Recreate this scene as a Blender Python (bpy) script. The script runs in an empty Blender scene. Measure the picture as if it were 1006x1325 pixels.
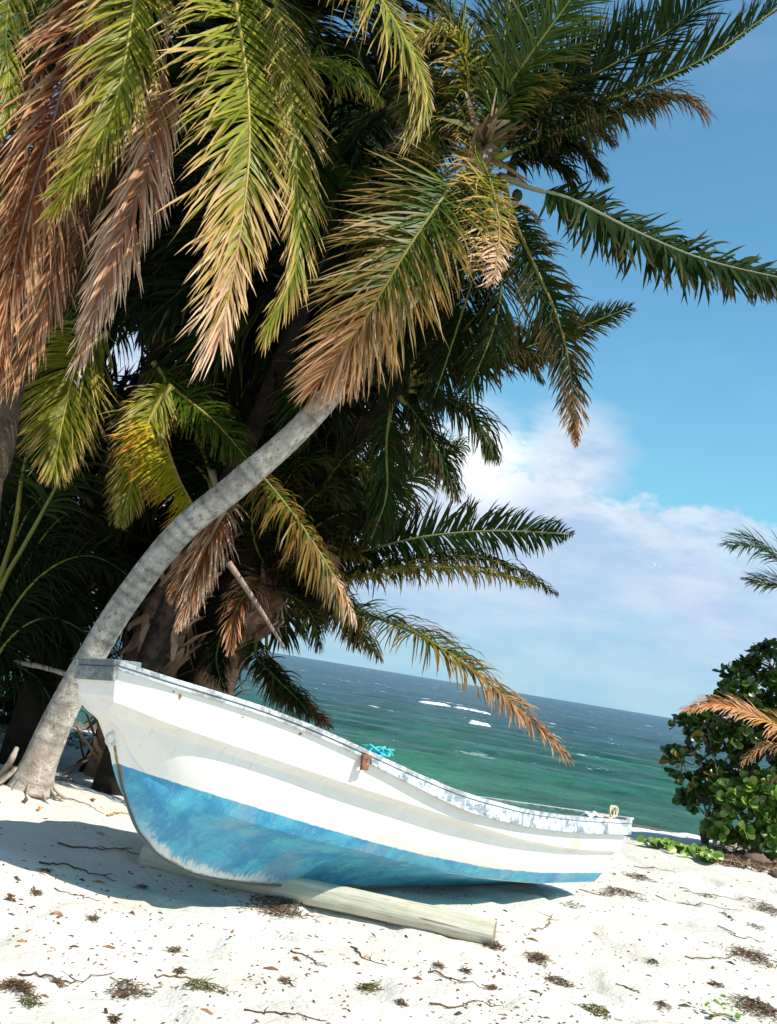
import bpy, math, random
import numpy as np
R = math.radians
rng = np.random.default_rng(7)
random.seed(7)
sc = bpy.context.scene
COL = sc.collection

# ------------------------------------------------------------------ camera frame
FPX = 1288.0
ROLL = R(9.37)
PITCH = math.atan((868.8-662.5)*math.cos(ROLL)/FPX)
EYE = np.array([0, 0, 1.6])
FW = np.array([0, math.cos(PITCH), math.sin(PITCH)])
R0 = np.array([1., 0, 0]); U0 = np.array([0, -math.sin(PITCH), math.cos(PITCH)])
CR = math.cos(ROLL)*R0+math.sin(ROLL)*U0
CU = -math.sin(ROLL)*R0+math.cos(ROLL)*U0
def ray(x, y): return FW+(x-503)/FPX*CR+(662.5-y)/FPX*CU
def at(x, y, Y):
    d = ray(x, y); return EYE+d*Y/d[1]
def gz(x, y, z=0.0):
    d = ray(x, y); return EYE+d*(z-1.6)/d[2]
def proj(P):
    q = np.asarray(P)-EYE; w = q@FW
    return 503+FPX*(q@CR)/w, 662.5-FPX*(q@CU)/w
cam = bpy.data.cameras.new('camera'); co = bpy.data.objects.new('camera', cam); COL.objects.link(co)
cam.sensor_fit = 'VERTICAL'; cam.sensor_height = 36; cam.lens = 36*FPX/1325
cam.clip_start = .05; cam.clip_end = 60000
from mathutils import Matrix, Vector
M = Matrix((CR, CU, -FW)).transposed().to_4x4(); M.translation = Vector(EYE); co.matrix_world = M
sc.camera = co

# ------------------------------------------------------------------ helpers
def tag(o, label=None, cat=None, group=None, kind=None):
    if label: o['label'] = label
    if cat: o['category'] = cat
    if group: o['group'] = group
    if kind: o['kind'] = kind
    return o
def empty(name, loc=(0, 0, 0), rz=0.0):
    o = bpy.data.objects.new(name, None); COL.objects.link(o)
    o.location = [float(v) for v in loc]; o.rotation_euler = (0, 0, rz); o.empty_display_size = .2
    return o
def mesh(name, V, Fc, mats, parent=None, smooth=True, col=None, attrs=None, fmat=None, world=False):
    """V (n,3), faces list/array, one mesh object. world=True: V is in world space and parent only translated."""
    V = np.asarray(V, dtype=float)
    if world and parent is not None: V = V-np.array(parent.location)
    me = bpy.data.meshes.new(name)
    if isinstance(Fc, np.ndarray):
        n, k = Fc.shape
        me.vertices.add(len(V)); me.vertices.foreach_set('co', V.ravel())
        me.loops.add(n*k); me.loops.foreach_set('vertex_index', Fc.ravel().astype(np.int32))
        me.polygons.add(n); me.polygons.foreach_set('loop_start', np.arange(0, n*k, k, dtype=np.int32))
        me.update(calc_edges=True)
    else:
        me.from_pydata(V.tolist(), [], [list(map(int, f)) for f in Fc])
    if not isinstance(mats, (list, tuple)): mats = [mats]
    for m in mats: me.materials.append(m)
    me.polygons.foreach_set('use_smooth', [bool(smooth)]*len(me.polygons))
    if fmat is not None: me.polygons.foreach_set('material_index', np.asarray(fmat, dtype=np.int32))
    if col is not None:
        a = me.color_attributes.new('Col', 'FLOAT_COLOR', 'POINT')
        c = np.ones((len(V), 4)); c[:, :3] = col; a.data.foreach_set('color', c.ravel())
    for k_, v_ in (attrs or {}).items():
        a = me.attributes.new(k_, 'FLOAT', 'POINT'); a.data.foreach_set('value', np.asarray(v_, dtype=np.float32))
    me.validate()
    o = bpy.data.objects.new(name, me); COL.objects.link(o)
    if parent is not None: o.parent = parent
    return o
def catmull(P, n):
    P = np.asarray(P, float)
    Q = np.vstack([2*P[0]-P[1], P, 2*P[-1]-P[-2]])
    seg = len(P)-1
    # roughly arc-length parametrised
    dense = []
    for i in range(seg):
        p0, p1, p2, p3 = Q[i:i+4]
        t = np.linspace(0, 1, 24, endpoint=(i == seg-1))[:, None]
        dense.append(.5*((2*p1)+(-p0+p2)*t+(2*p0-5*p1+4*p2-p3)*t**2+(-p0+3*p1-3*p2+p3)*t**3))
    D = np.vstack(dense)
    s = np.r_[0, np.cumsum(np.linalg.norm(np.diff(D[:, :3], axis=0), axis=1))]
    u = np.linspace(0, s[-1], n)
    return np.stack([np.interp(u, s, D[:, k]) for k in range(D.shape[1])], 1), s[-1]
def unit(v): return v/np.maximum(np.linalg.norm(v, axis=-1, keepdims=True), 1e-9)
def tube(P, rad, k=8, cap=True, prof=None, up=(0, 0, 1)):
    """returns V, F(list of quads / ngons) for a tube along P with radii rad."""
    P = np.asarray(P, float); n = len(P); rad = np.broadcast_to(np.asarray(rad, float), (n,))
    T = unit(np.gradient(P, axis=0))
    u = np.array(up, float)
    if abs(T[0]@u) > .9: u = np.array([1., 0, 0])
    A = np.zeros_like(P); a = unit(u-(u@T[0])*T[0])
    for i in range(n):
        a = unit(a-(a@T[i])*T[i]); A[i] = a
    B = np.cross(T, A)
    th = np.linspace(0, 2*math.pi, k, endpoint=False)
    if prof is None: prof = np.ones((n, k))
    V = (P[:, None, :]+(rad[:, None]*prof)[:, :, None]*(np.cos(th)[None, :, None]*A[:, None, :]+np.sin(th)[None, :, None]*B[:, None, :])).reshape(-1, 3)
    Fc = []
    for i in range(n-1):
        for j in range(k):
            j2 = (j+1) % k
            Fc.append((i*k+j, i*k+j2, (i+1)*k+j2, (i+1)*k+j))
    if cap:
        Fc.append(tuple(range(k-1, -1, -1))); Fc.append(tuple((n-1)*k+j for j in range(k)))
    return V, Fc
class MB:
    def __init__(s): s.V = []; s.F = []; s.C = []; s.n = 0
    def add(s, V, Fc, c=None):
        V = np.asarray(V, float)
        s.V.append(V); s.F += [tuple(int(i)+s.n for i in f) for f in Fc]
        if c is not None: s.C.append(np.broadcast_to(np.asarray(c, float), (len(V), 3)))
        s.n += len(V); return s
    def build(s, name, mat, parent=None, **k):
        return mesh(name, np.vstack(s.V), s.F, mat, parent, col=np.vstack(s.C) if s.C else None, **k)
def vnoise(x, y, seed=0):
    """cheap smooth 2-D value noise, numpy"""
    def h(i, j):
        v = np.sin(i*127.1+j*311.7+seed*74.7)*43758.5453
        return v-np.floor(v)
    xi, yi = np.floor(x), np.floor(y); fx, fy = x-xi, y-yi
    fx = fx*fx*(3-2*fx); fy = fy*fy*(3-2*fy)
    return (h(xi, yi)*(1-fx)+h(xi+1, yi)*fx)*(1-fy)+(h(xi, yi+1)*(1-fx)+h(xi+1, yi+1)*fx)*fy
def fbm(x, y, oct=4, seed=0):
    v = 0; a = 1.; t = 0
    for o in range(oct): v = v+a*vnoise(x*2**o+o*17.3, y*2**o-o*9.1, seed+o); t += a; a *= .5
    return v/t
def sstep(a, b, x):
    t = np.clip((x-a)/(b-a), 0, 1); return t*t*(3-2*t)

# ------------------------------------------------------------------ material helpers
def newmat(name):
    m = bpy.data.materials.new(name); m.use_nodes = True
    nt = m.node_tree; b = nt.nodes['Principled BSDF']
    return m, nt, b
def N(nt, typ, **k):
    n = nt.nodes.new(typ)
    for a, v in k.items():
        if a.startswith('i_'): n.inputs[a[2:].replace('_', ' ')].default_value = v
        else: setattr(n, a, v)
    return n
def noise(nt, vec, scale, detail=5, rough=.6, dist=0):
    n = N(nt, 'ShaderNodeTexNoise'); n.inputs['Scale'].default_value = scale; n.inputs['Detail'].default_value = detail
    n.inputs['Roughness'].default_value = rough; n.inputs['Distortion'].default_value = dist
    if vec is not None: nt.links.new(vec, n.inputs['Vector'])
    return n.outputs['Fac']
def mth(nt, op, a, b=None, c=None, clamp=False):
    n = N(nt, 'ShaderNodeMath', operation=op); n.use_clamp = clamp
    for i, v in enumerate((a, b, c)):
        if v is None: continue
        if isinstance(v, (int, float)): n.inputs[i].default_value = v
        else: nt.links.new(v, n.inputs[i])
    return n.outputs[0]
def maprange(nt, v, a, b, c=0., d=1., smooth=True):
    n = N(nt, 'ShaderNodeMapRange'); n.interpolation_type = 'SMOOTHSTEP' if smooth else 'LINEAR'
    nt.links.new(v, n.inputs['Value'])
    for k_, q in (('From Min', a), ('From Max', b), ('To Min', c), ('To Max', d)): n.inputs[k_].default_value = q
    return n.outputs['Result']
def mix(nt, f, a, b, mode='MIX'):
    n = N(nt, 'ShaderNodeMix', data_type='RGBA', blend_type=mode)
    for s_, v in ((n.inputs[0], f), (n.inputs[6], a), (n.inputs[7], b)):
        if isinstance(v, (int, float)): s_.default_value = v
        elif isinstance(v, tuple): s_.default_value = (*v, 1) if len(v) == 3 else v
        else: nt.links.new(v, s_)
    return n.outputs[2]
def mapping(nt, vec, scale=(1, 1, 1), rot=(0, 0, 0), loc=(0, 0, 0)):
    n = N(nt, 'ShaderNodeMapping'); nt.links.new(vec, n.inputs[0])
    n.inputs['Scale'].default_value = scale; n.inputs['Rotation'].default_value = rot; n.inputs['Location'].default_value = loc
    return n.outputs[0]
def bump(nt, b, h, strength=.4, dist=.02, prev=None):
    n = N(nt, 'ShaderNodeBump'); n.inputs['Strength'].default_value = strength; n.inputs['Distance'].default_value = dist
    nt.links.new(h, n.inputs['Height'])
    if prev is not None: nt.links.new(prev, n.inputs['Normal'])
    if b is not None: nt.links.new(n.outputs[0], b.inputs['Normal'])
    return n.outputs[0]
def objco(nt): return N(nt, 'ShaderNodeTexCoord').outputs['Object']
def colattr(nt, name='Col'):
    return N(nt, 'ShaderNodeAttribute', attribute_name=name)

def leaf_material(name, transl=.3, rough=.42, spec=.4):
    m, nt, b = newmat(name)
    a = colattr(nt).outputs['Color']
    n1 = noise(nt, objco(nt), 9, 3)
    c = mix(nt, maprange(nt, n1, .3, .7, .0, .35), a, (.5, .5, .5), 'MULTIPLY')
    nt.links.new(c, b.inputs['Base Color']); b.inputs['Roughness'].default_value = rough
    b.inputs['Specular IOR Level'].default_value = spec
    tr = N(nt, 'ShaderNodeBsdfTranslucent'); tc = mix(nt, 1.0, c, (1.5, 1.45, .8), 'MULTIPLY'); nt.links.new(tc, tr.inputs['Color'])
    mx = N(nt, 'ShaderNodeMixShader'); mx.inputs[0].default_value = transl
    nt.links.new(b.outputs[0], mx.inputs[1]); nt.links.new(tr.outputs[0], mx.inputs[2])
    nt.links.new(mx.outputs[0], nt.nodes['Material Output'].inputs['Surface'])
    return m
LEAF = leaf_material('palm_leaf', .22, .46, .22)
SHADE_OR_DEAD_LEAF = leaf_material('shade_or_dead_palm_leaf', .12, .7, .10)  # duller leaf copy for green fronds painted as shaded; dead fronds use it too
BROAD = leaf_material('broad_leaf', .18, .33, .5)
def fibre_material(name, rough=.85):
    m, nt, b = newmat(name)
    a = colattr(nt).outputs['Color']
    n1 = noise(nt, objco(nt), 30, 4)
    c = mix(nt, maprange(nt, n1, .3, .7, .0, .6), a, (.45, .42, .4), 'MULTIPLY')
    nt.links.new(c, b.inputs['Base Color']); b.inputs['Roughness'].default_value = rough
    b.inputs['Specular IOR Level'].default_value = .2
    bump(nt, b, noise(nt, objco(nt), 60, 4), .5, .01)
    return m
FIBRE = fibre_material('plant_fibre')
def trunk_material():
    m, nt, b = newmat('palm_bark')
    at_ = colattr(nt).outputs['Color']
    v = objco(nt)
    n1 = noise(nt, v, 6, 7, .7); n2 = noise(nt, v, 28, 6, .75); n3 = noise(nt, v, 2.2, 4)
    c = mix(nt, maprange(nt, n1, .35, .65), (.62, .58, .52), (1.15, 1.12, 1.08))
    c = mix(nt, maprange(nt, n2, .53, .66), c, (.33, .29, .25))
    c = mix(nt, maprange(nt, n3, .52, .66, 0, .5), c, (.62, .5, .42))
    c = mix(nt, 1.0, c, at_, 'MULTIPLY')
    nt.links.new(c, b.inputs['Base Color']); b.inputs['Roughness'].default_value = .9; b.inputs['Specular IOR Level'].default_value = .2
    h = mth(nt, 'ADD', mth(nt, 'MULTIPLY', n1, .7), n2)
    bump(nt, b, h, .9, .03)
    return m
BARK = trunk_material()

# ------------------------------------------------------------------ sun, sky
SUN = unit(np.array([.87*.67, -.5*.67, .743]))
el = math.asin(SUN[2]); az = math.atan2(SUN[0], SUN[1])
sl = bpy.data.lights.new('sun', 'SUN'); sl.energy = 4.9; sl.angle = R(.5); sl.color = (1, .94, .84)
so = bpy.data.objects.new('sun', sl); COL.objects.link(so)
so.rotation_euler = Vector(SUN).to_track_quat('Z', 'Y').to_euler()
so.location = (6, -6, 12)
w = bpy.data.worlds.new('World'); sc.world = w; w.use_nodes = True
nt = w.node_tree; bg = nt.nodes['Background']
sky = N(nt, 'ShaderNodeTexSky', sky_type='NISHITA'); sky.sun_disc = False; sky.sun_elevation = el; sky.sun_rotation = az
sky.altitude = 0; sky.air_density = 1.0; sky.dust_density = .4; sky.ozone_density = 1.5
d = N(nt, 'ShaderNodeTexCoord').outputs['Generated']
sep = N(nt, 'ShaderNodeSeparateXYZ'); nt.links.new(d, sep.inputs[0])
X, Y_, Z = sep.outputs
nA = noise(nt, mapping(nt, d, (1, 1, 1.4)), 8, 8, .6)
nB = noise(nt, mapping(nt, d, (1, 1, 2.2), loc=(3, 1, 2)), 3.2, 7, .6)
nC = noise(nt, mapping(nt, d, (1, 1, 3.), loc=(.3, 6, 2)), 12, 6, .6)
# top of the cloud bank: about 12 degrees up, a little taller toward the left
edge = mth(nt, 'ADD', mth(nt, 'MULTIPLY', nA, .20), mth(nt, 'MULTIPLY_ADD', X, -.16, .14))
bank = maprange(nt, mth(nt, 'SUBTRACT', edge, Z), -.006, .012)
low = maprange(nt, Z, .0, .12, .5, 1.0)
bank = mth(nt, 'MULTIPLY', bank, low)
bank = mth(nt, 'MULTIPLY', bank, maprange(nt, nB, .34, .58, .72, 1.))
# the white puff behind the fronds
def dist_to(px, py):
    t = unit(ray(px, py)); n = N(nt, 'ShaderNodeVectorMath', operation='DISTANCE'); nt.links.new(d, n.inputs[0]); n.inputs[1].default_value = tuple(t); return n.outputs['Value']
p1 = mth(nt, 'ADD', dist_to(628, 590), mth(nt, 'MULTIPLY', nC, .10))
puff = maprange(nt, p1, .055, .13, 1., 0.)
p2 = mth(nt, 'ADD', dist_to(735, 590), mth(nt, 'MULTIPLY', nC, .10))
veil = maprange(nt, p2, .075, .125, .85, 0.)
cl = mth(nt, 'MAXIMUM', mth(nt, 'MAXIMUM', bank, veil), puff)
wisp = mth(nt, 'MULTIPLY', maprange(nt, nB, .50, .75), .12)
cl = mth(nt, 'MAXIMUM', cl, wisp)
ccol = mix(nt, maprange(nt, nC, .3, .72), (4.3, 5.7, 7.9), (6.0, 6.9, 8.4))
rim = mth(nt, 'MULTIPLY', maprange(nt, mth(nt, 'SUBTRACT', edge, Z), .0, .075, 1., 0.), maprange(nt, nC, .36, .62))
ccol = mix(nt, mth(nt, 'MULTIPLY', rim, .8), ccol, (7.6, 8.3, 9.2))
ccol = mix(nt, puff, ccol, (10.5, 11., 11.2))
skc = mix(nt, 1.0, sky.outputs[0], (1.04, 1.74, 1.70), 'MULTIPLY')
skc = mix(nt, maprange(nt, Z, .0, .35, .9, .0), skc, (2.3, 5.6, 6.9))
sc_ = mix(nt, cl, skc, ccol)
nt.links.new(sc_, bg.inputs['Color']); bg.inputs['Strength'].default_value = .078
sc.view_settings.view_transform = 'Standard'; sc.view_settings.look = 'None'; sc.view_settings.exposure = .50; sc.view_settings.gamma = 1
sc.render.engine = 'CYCLES'
sc.cycles.max_bounces = 6; sc.cycles.transparent_max_bounces = 4

# ------------------------------------------------------------------ sand
def ground(x, y, fine=True):
    x = np.asarray(x, float); y = np.asarray(y, float)
    g = .17*sstep(-.9, -2.3, x)*sstep(4.5, 6, y)
    g = g+.05*sstep(3.0, 5.0, x)*sstep(9, 11, y)
    e = y-12.6+.25*np.sin(x*.8)
    g = g-.85*sstep(.5, 8, e)-2.2*sstep(7, 45, e)-4*sstep(40, 300, e)
    if fine:
        k = 1-sstep(13, 18, y)
        g = g+k*(.055*(fbm(x*.9, y*.9, 3, 3)-.5)+.045*(fbm(x*4, y*4, 3, 9)-.5)-.035*sstep(.62, .78, vnoise(x*3.1+2, y*3.1, 21)))
        ax, ay, bx, by = -1.25, 7.34, 1.15, 6.74
        t_ = np.clip(((x-ax)*(bx-ax)+(y-ay)*(by-ay))/((bx-ax)**2+(by-ay)**2), 0, 1)
        d_ = np.hypot(x-ax-t_*(bx-ax), y-ay-t_*(by-ay)); g = g+.028*np.exp(-(d_/.2)**2)*(.5+fbm(x*3, y*3, 2, 31))
        g = g+.06*np.exp(-(((x+2.62)/.42)**2+((y-8.2)/.42)**2))
    return g
def gpt(px, py):
    P = gz(px, py, 0)
    for _ in range(6): P = gz(px, py, float(ground(P[0], P[1])))
    return P
def grid(xs, ys, zf):
    Xg, Yg = np.meshgrid(xs, ys); Zg = zf(Xg, Yg)
    V = np.stack([Xg, Yg, Zg], -1).reshape(-1, 3); nx = len(xs); ny = len(ys)
    i = np.arange(nx-1)[None, :]+np.arange(ny-1)[:, None]*nx
    Fq = np.stack([i, i+1, i+1+nx, i+nx], -1).reshape(-1, 4)
    return V, Fq
xs = np.r_[-30000, -5000, -900, -200, -60, -25, np.arange(-12, -4.5, .25), np.arange(-4.5, 7, .045), np.arange(7, 14, .3), 25, 60, 200, 900, 5000, 30000]
ys = np.r_[-400, -60, -12, -3, np.arange(0, 3.2, .3), np.arange(3.2, 11, .045), np.arange(11, 24, .15), np.arange(24, 60, 3), 90, 200, 400, 1200, 6000, 30000]
V, Fq = grid(xs, ys, ground)
m, nt, b = newmat('white_sand'); v = objco(nt)
n1 = noise(nt, v, 1.3, 6); n2 = noise(nt, v, 90, 3, .8); n3 = noise(nt, v, 14, 5, .7); n4 = noise(nt, v, 300, 2)
c = mix(nt, maprange(nt, n1, .35, .65), (.68, .645, .575), (.60, .56, .485))
c = mix(nt, maprange(nt, n2, .64, .75, 0, .55), c, (.40, .33, .27))
c = mix(nt, maprange(nt, n3, .62, .74, 0, .3), c, (.52, .45, .38))
sp = N(nt, 'ShaderNodeSeparateXYZ'); nt.links.new(v, sp.inputs[0])
wet = maprange(nt, mth(nt, 'ADD', sp.outputs[2], mth(nt, 'MULTIPLY', n3, .12)), -.74, -.42, 1., 0.)
c = mix(nt, wet, c, mix(nt, maprange(nt, n3, .4, .6), (.05, .052, .04), (.17, .16, .13)))
nt.links.new(c, b.inputs['Base Color']); b.inputs['Roughness'].default_value = .95; b.inputs['Specular IOR Level'].default_value = .15
b1 = bump(nt, None, n3, .5, .06); bump(nt, b, mth(nt, 'ADD', n2, mth(nt, 'MULTIPLY', n4, .5)), .45, .006, b1)
sand = mesh('sand', V, Fq, m); tag(sand, kind='structure')

# ------------------------------------------------------------------ sea
WL = -.8
def waves(x, y):
    s = np.clip(y/40, .25, 1)*np.clip((2500-y)/2200, 0, 1)
    u = y+.18*x
    h = .13*np.sin(u*.9+4*fbm(x*.07, y*.07, 2, 5))+.10*(fbm(x*.28, u*.8, 3, 11)-.5)*2+.05*(fbm(x*1.3, u*2.4, 2, 12)-.5)*2
    return WL+h*s*.8
ys = [12.]
while ys[-1] < 30000: ys.append(ys[-1]+max(.16, (ys[-1])**1.9*.00042))
ys = np.array(ys)
# a sheet whose columns fan out with distance
us = np.r_[-30, -8, -3, -1.3, np.linspace(-.6, .8, 300), 1.5, 3, 8, 30]
U, Yg = np.meshgrid(us, ys); Xg = U*(Yg+6)
Zg = waves(Xg, Yg)
V = np.stack([Xg, Yg, Zg], -1).reshape(-1, 3); nx = len(us); i = np.arange(nx-1)[None, :]+np.arange(len(ys)-1)[:, None]*nx
Fq = np.stack([i, i+1, i+1+nx, i+nx], -1).reshape(-1, 4)
m, nt, b = newmat('sea_water'); v = objco(nt)
sp = N(nt, 'ShaderNodeSeparateXYZ'); nt.links.new(v, sp.inputs[0])
pn = noise(nt, mapping(nt, v, (.03, .09, .03)), 1.0, 4, .6)
dd = mth(nt, 'ADD', mth(nt, 'LOGARITHM', sp.outputs[1], 10.), mth(nt, 'MULTIPLY', mth(nt, 'SUBTRACT', pn, .5), .55))
r = N(nt, 'ShaderNodeValToRGB'); nt.links.new(maprange(nt, dd, 1.2, 2.8, smooth=False), r.inputs[0])
el_ = r.color_ramp.elements; el_[0].position = 0; el_[0].color = (.05, .13, .075, 1); el_[1].position = 1; el_[1].color = (.004, .085, .135, 1)
for p_, c_ in ((.14, (.014, .19, .085)), (.32, (.003, .125, .088)), (.50, (.001, .075, .100)), (.75, (.001, .070, .110))):
    e = el_.new(p_); e.color = (*c_, 1)
w1 = noise(nt, mapping(nt, v, (.8, .9, 1), (0, 0, R(8))), 1.0, 7, .72)
w2 = noise(nt, mapping(nt, v, (.10, .16, 1), (0, 0, R(8))), 1.5, 6, .7)
w3 = noise(nt, mapping(nt, v, (.03, .03, 1), (0, 0, R(6))), 2.5, 9, .8)
c = mix(nt, maprange(nt, w2, .35, .6, 0, .6), r.outputs[0], (.002, .015, .026))
c = mix(nt, maprange(nt, w1, .50, .66, 0, .45), c, (.03, .11, .11))
c = mix(nt, mth(nt, 'MULTIPLY', maprange(nt, w3, .50, .62, 0, .5), maprange(nt, sp.outputs[1], 25, 90)), c, (.010, .105, .15))
capn = noise(nt, mapping(nt, v, (.05, .04, 1), (0, 0, R(8)), (5, 3, 0)), 3.0, 6, .72)
cap = maprange(nt, mth(nt, 'MULTIPLY_ADD', w1, .25, capn), .775, .80)
far = maprange(nt, sp.outputs[1], 30, 50)
foam_f = mth(nt, 'MULTIPLY', cap, far)
c = mix(nt, foam_f, c, (.8, .84, .85))
nt.links.new(c, b.inputs['Base Color'])
nt.links.new(mth(nt, 'MULTIPLY_ADD', foam_f, .5, .22), b.inputs['Roughness']); b.inputs['Specular IOR Level'].default_value = .03
hb = mth(nt, 'ADD', mth(nt, 'MULTIPLY', w2, 2.2), mth(nt, 'MULTIPLY', w1, .6))
b0 = bump(nt, None, mth(nt, 'MULTIPLY', w3, 6.), .55, .6)
b1 = bump(nt, None, hb, .9, .35, b0)
bump(nt, b, noise(nt, mapping(nt, v, (2, 5, 1)), 2.5, 5, .7), .5, .08, b1)
sea = mesh('sea', V, Fq, m); tag(sea, kind='structure')

FOAM, nt, b = newmat('sea_foam'); b.inputs['Base Color'].default_value = (.82, .86, .87, 1); b.inputs['Roughness'].default_value = .7
bump(nt, b, noise(nt, objco(nt), 5, 5), .6, .05)
# foam along the water's edge: a lacy low ribbon
def foam_ribbon(name, P, w0, hgt, n=160, seed=1):
    C_, L_ = catmull(P, n); k = 13; o = np.linspace(-1, 1, k)
    T = unit(np.gradient(C_, axis=0)); S = np.stack([-T[:, 1], T[:, 0], T[:, 2]*0], 1)
    t = np.linspace(0, 1, n); env = np.minimum(1, np.minimum(t, 1-t)*8+.05)
    nz = fbm((t*L_*2.6)[:, None]+seed*9, (o>0)[None, :]*7.7+np.zeros((1, k))+seed, 4)**1.6*1.8
    wd = w0*env[:, None]*(.35+1.3*nz)
    V = C_[:, None, :]+S[:, None, :]*(o[None, :, None]*wd[..., None])
    V[:, :, 2] += hgt*(1-o[None, :]**2)*env[:, None]*(.6+.8*fbm(V[:, :, 0]*3, V[:, :, 1]*3, 3, 4))
    i = np.arange(k-1)[None, :]+np.arange(n-1)[:, None]*k
    Fq = np.stack([i, i+1, i+1+k, i+k], -1).reshape(-1, 4)
    return mesh(name, V.reshape(-1, 3), Fq, FOAM)
def seapt(px, py, dz=.0):
    P = gz(px, py, WL+dz); return P
sh = [np.array([x, 20.1+.35*math.sin(x*1.1)+.25*math.sin(x*.37), WL+.05]) for x in np.linspace(-14, 22, 40)]
f1 = foam_ribbon('shore_foam', sh, .85, .08, 500, 2); tag(f1, kind='stuff', label='thin white line of foam where the sea meets the sand', cat='foam')
for k_, (a_, b_, wd, lab) in enumerate([((546, 909), (582, 914), .5, 'broad white breaking crest left of the drooping brown frond tip'),
                               ((586, 915), (636, 925), .16, 'thin trailing line of white foam running right from the broad crest'),
                               ((606, 935), (632, 940), .42, 'short white breaking crest nearest the boat, below the longer one')]):
    P0, P1 = seapt(*a_, .06), seapt(*b_, .06)
    f_ = foam_ribbon('breaking_wave', [P0, .5*(P0+P1)+[0, .4, 0], P1], wd*1.3, .16, 150, 5+k_); tag(f_, lab, 'wave', 'white crests on the reef')

# ------------------------------------------------------------------ boat
K0 = at(370, 1143, 6.95); TH = R(46)
A_ = np.array([math.cos(TH), math.sin(TH), 0]); Nn = np.array([math.sin(TH), -math.cos(TH), 0])
BO = np.array([K0[0], K0[1], 0])-1.6*A_
boat = empty('fishing_boat', BO, TH)
HEEL = R(-5.2); boat.rotation_euler = (HEEL, 0, TH)
tag(boat, 'beached white wooden fishing boat with worn blue bottom resting on a log', 'boat')
U = np.array([0, .03, .06, .09, .12, .18, .25, .33, .42, .5, .65, .8, 1])
def tb(vals, u): return np.interp(u, U, vals)
from math import pi
# station tables: keel, chine, ledge inner, ledge outer, sheer   (s, w, z)
TAB = dict(
 Ks=[.10, .135, .165, .205, .255, .37, .56, .85, 1.30, 1.75, 2.60, 3.5, 4.60],
 Kz=[1.04, .95, .86, .75, .65, .46, .30, .185, .12, .09, .05, .02, .0],
 Cs=[.10, .14, .18, .24, .31, .50, .85, 1.30, 1.80, 2.25, 3.02, 3.76, 4.62],
 Cw=[.0, .014, .035, .07, .12, .25, .40, .475, .525, .545, .575, .575, .55],
 Cz=[1.05, .98, .90, .83, .77, .68, .59, .51, .43, .35, .245, .175, .15],
 Bs=[.03, .06, .11, .19, .28, .58, .93, 1.34, 1.84, 2.3, 3.05, 3.8, 4.68],
 Bw=[0.013, 0.06, 0.11, 0.19, 0.253, 0.39, 0.513, 0.61, 0.673, 0.707, 0.735, 0.72, 0.66],
 Bz=[1.085, 1.085, 1.08, 1.06, 1.035, 0.98, 0.915, 0.84, 0.755, 0.675, 0.545, 0.46, 0.405],
 As=[-.03, .015, .065, .15, .28, .60, .95, 1.35, 1.85, 2.3, 3.05, 3.8, 4.72],
 Aw=[.078, .13, .185, .275, .335, .47, .595, .695, .755, .785, .795, .765, .695],
 Az=[1.185, 1.175, 1.16, 1.13, 1.10, 1.035, .965, .885, .795, .71, .575, .485, .43],
 Ss=[-.055, -.005, .055, .14, .28, .60, .95, 1.35, 1.85, 2.3, 3.05, 3.8, 4.80],
 Sw=[.08, .14, .205, .29, .355, .505, .63, .735, .795, .82, .82, .79, .72],
 Sz=[1.385, 1.375, 1.362, 1.343, 1.32, 1.27, 1.195, 1.085, .955, .855, .755, .70, .665])
from numpy import interp
NS = 90
us_ = np.linspace(0, 1, NS)**1.15
def smooth_tab(name):
    y = interp(us_, U, TAB[name])
    for _ in range(14):
        z = y.copy(); z[1:-1] = .25*y[:-2]+.5*y[1:-1]+.25*y[2:]; y = z
    return y
def keelsmooth(name):
    y = interp(us_, U, TAB[name])
    for _ in range(5):
        z = y.copy(); z[1:-1] = .25*y[:-2]+.5*y[1:-1]+.25*y[2:]; y = z
    return y
def L3(s, w, z):
    """tables hold upright positions of the near side; turn them back into the heeled hull's own frame"""
    W_, Z_ = smooth_tab(w), smooth_tab(z); c_, q_ = math.cos(-HEEL), math.sin(-HEEL)
    y = -W_*c_-Z_*q_; z2 = -W_*q_+Z_*c_
    return np.stack([smooth_tab(s), -y*1.0, z2], 1)
lK = np.stack([keelsmooth('Ks'), np.zeros(NS), keelsmooth('Kz')], 1)
lC, lB, lA, lS = L3('Cs', 'Cw', 'Cz'), L3('Bs', 'Bw', 'Bz'), L3('As', 'Aw', 'Az'), L3('Ss', 'Sw', 'Sz')
lC[0] = [.10, 0, 1.05]; lC[:, 1] = np.maximum(lC[:, 1]-.03*(1-sstep(0, .15, us_)), 0); lB[:, 1] = np.maximum(lB[:, 1]-.05*(1-sstep(0, .15, us_)), .01)
rows = []
def seg(a, c, n, bulge=0.0, bz=0.0, last=False):
    for q in np.linspace(0, 1, n, endpoint=last):
        p = a+(c-a)*q
        p = p.copy(); p[:, 1] += bulge*4*q*(1-q); p[:, 2] += bz*4*q*(1-q); rows.append(p)
fw = np.clip(1-us_/.35, 0, 1)
aft = sstep(.19, .27, us_)
seg(lK, lC, 9, (.012+.03*fw*np.clip(us_*12, 0, 1))*(1-aft)-.075*aft*(1-.6*sstep(.5, 1, us_)), -.006*(1-aft)+.03*aft*(1-.7*sstep(.4, 1, us_)))
seg(lC, lB, 9, .012*fw*np.clip(us_*8, 0, 1)+.022*(1-fw))
seg(lB, lA, 5, -.018*fw)
seg(lA, lS, 7, -.006, last=True)
rows = np.array(rows)                       # (m, NS, 3) half section, keel -> sheer
mrow = len(rows)
half = rows.copy()
near = rows.copy(); near[:, :, 1] *= -1     # near side is local -y
full = np.concatenate([near[::-1], rows[1:]], 0)
nr = len(full)
V = full.reshape(-1, 3)
Fl = []
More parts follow.
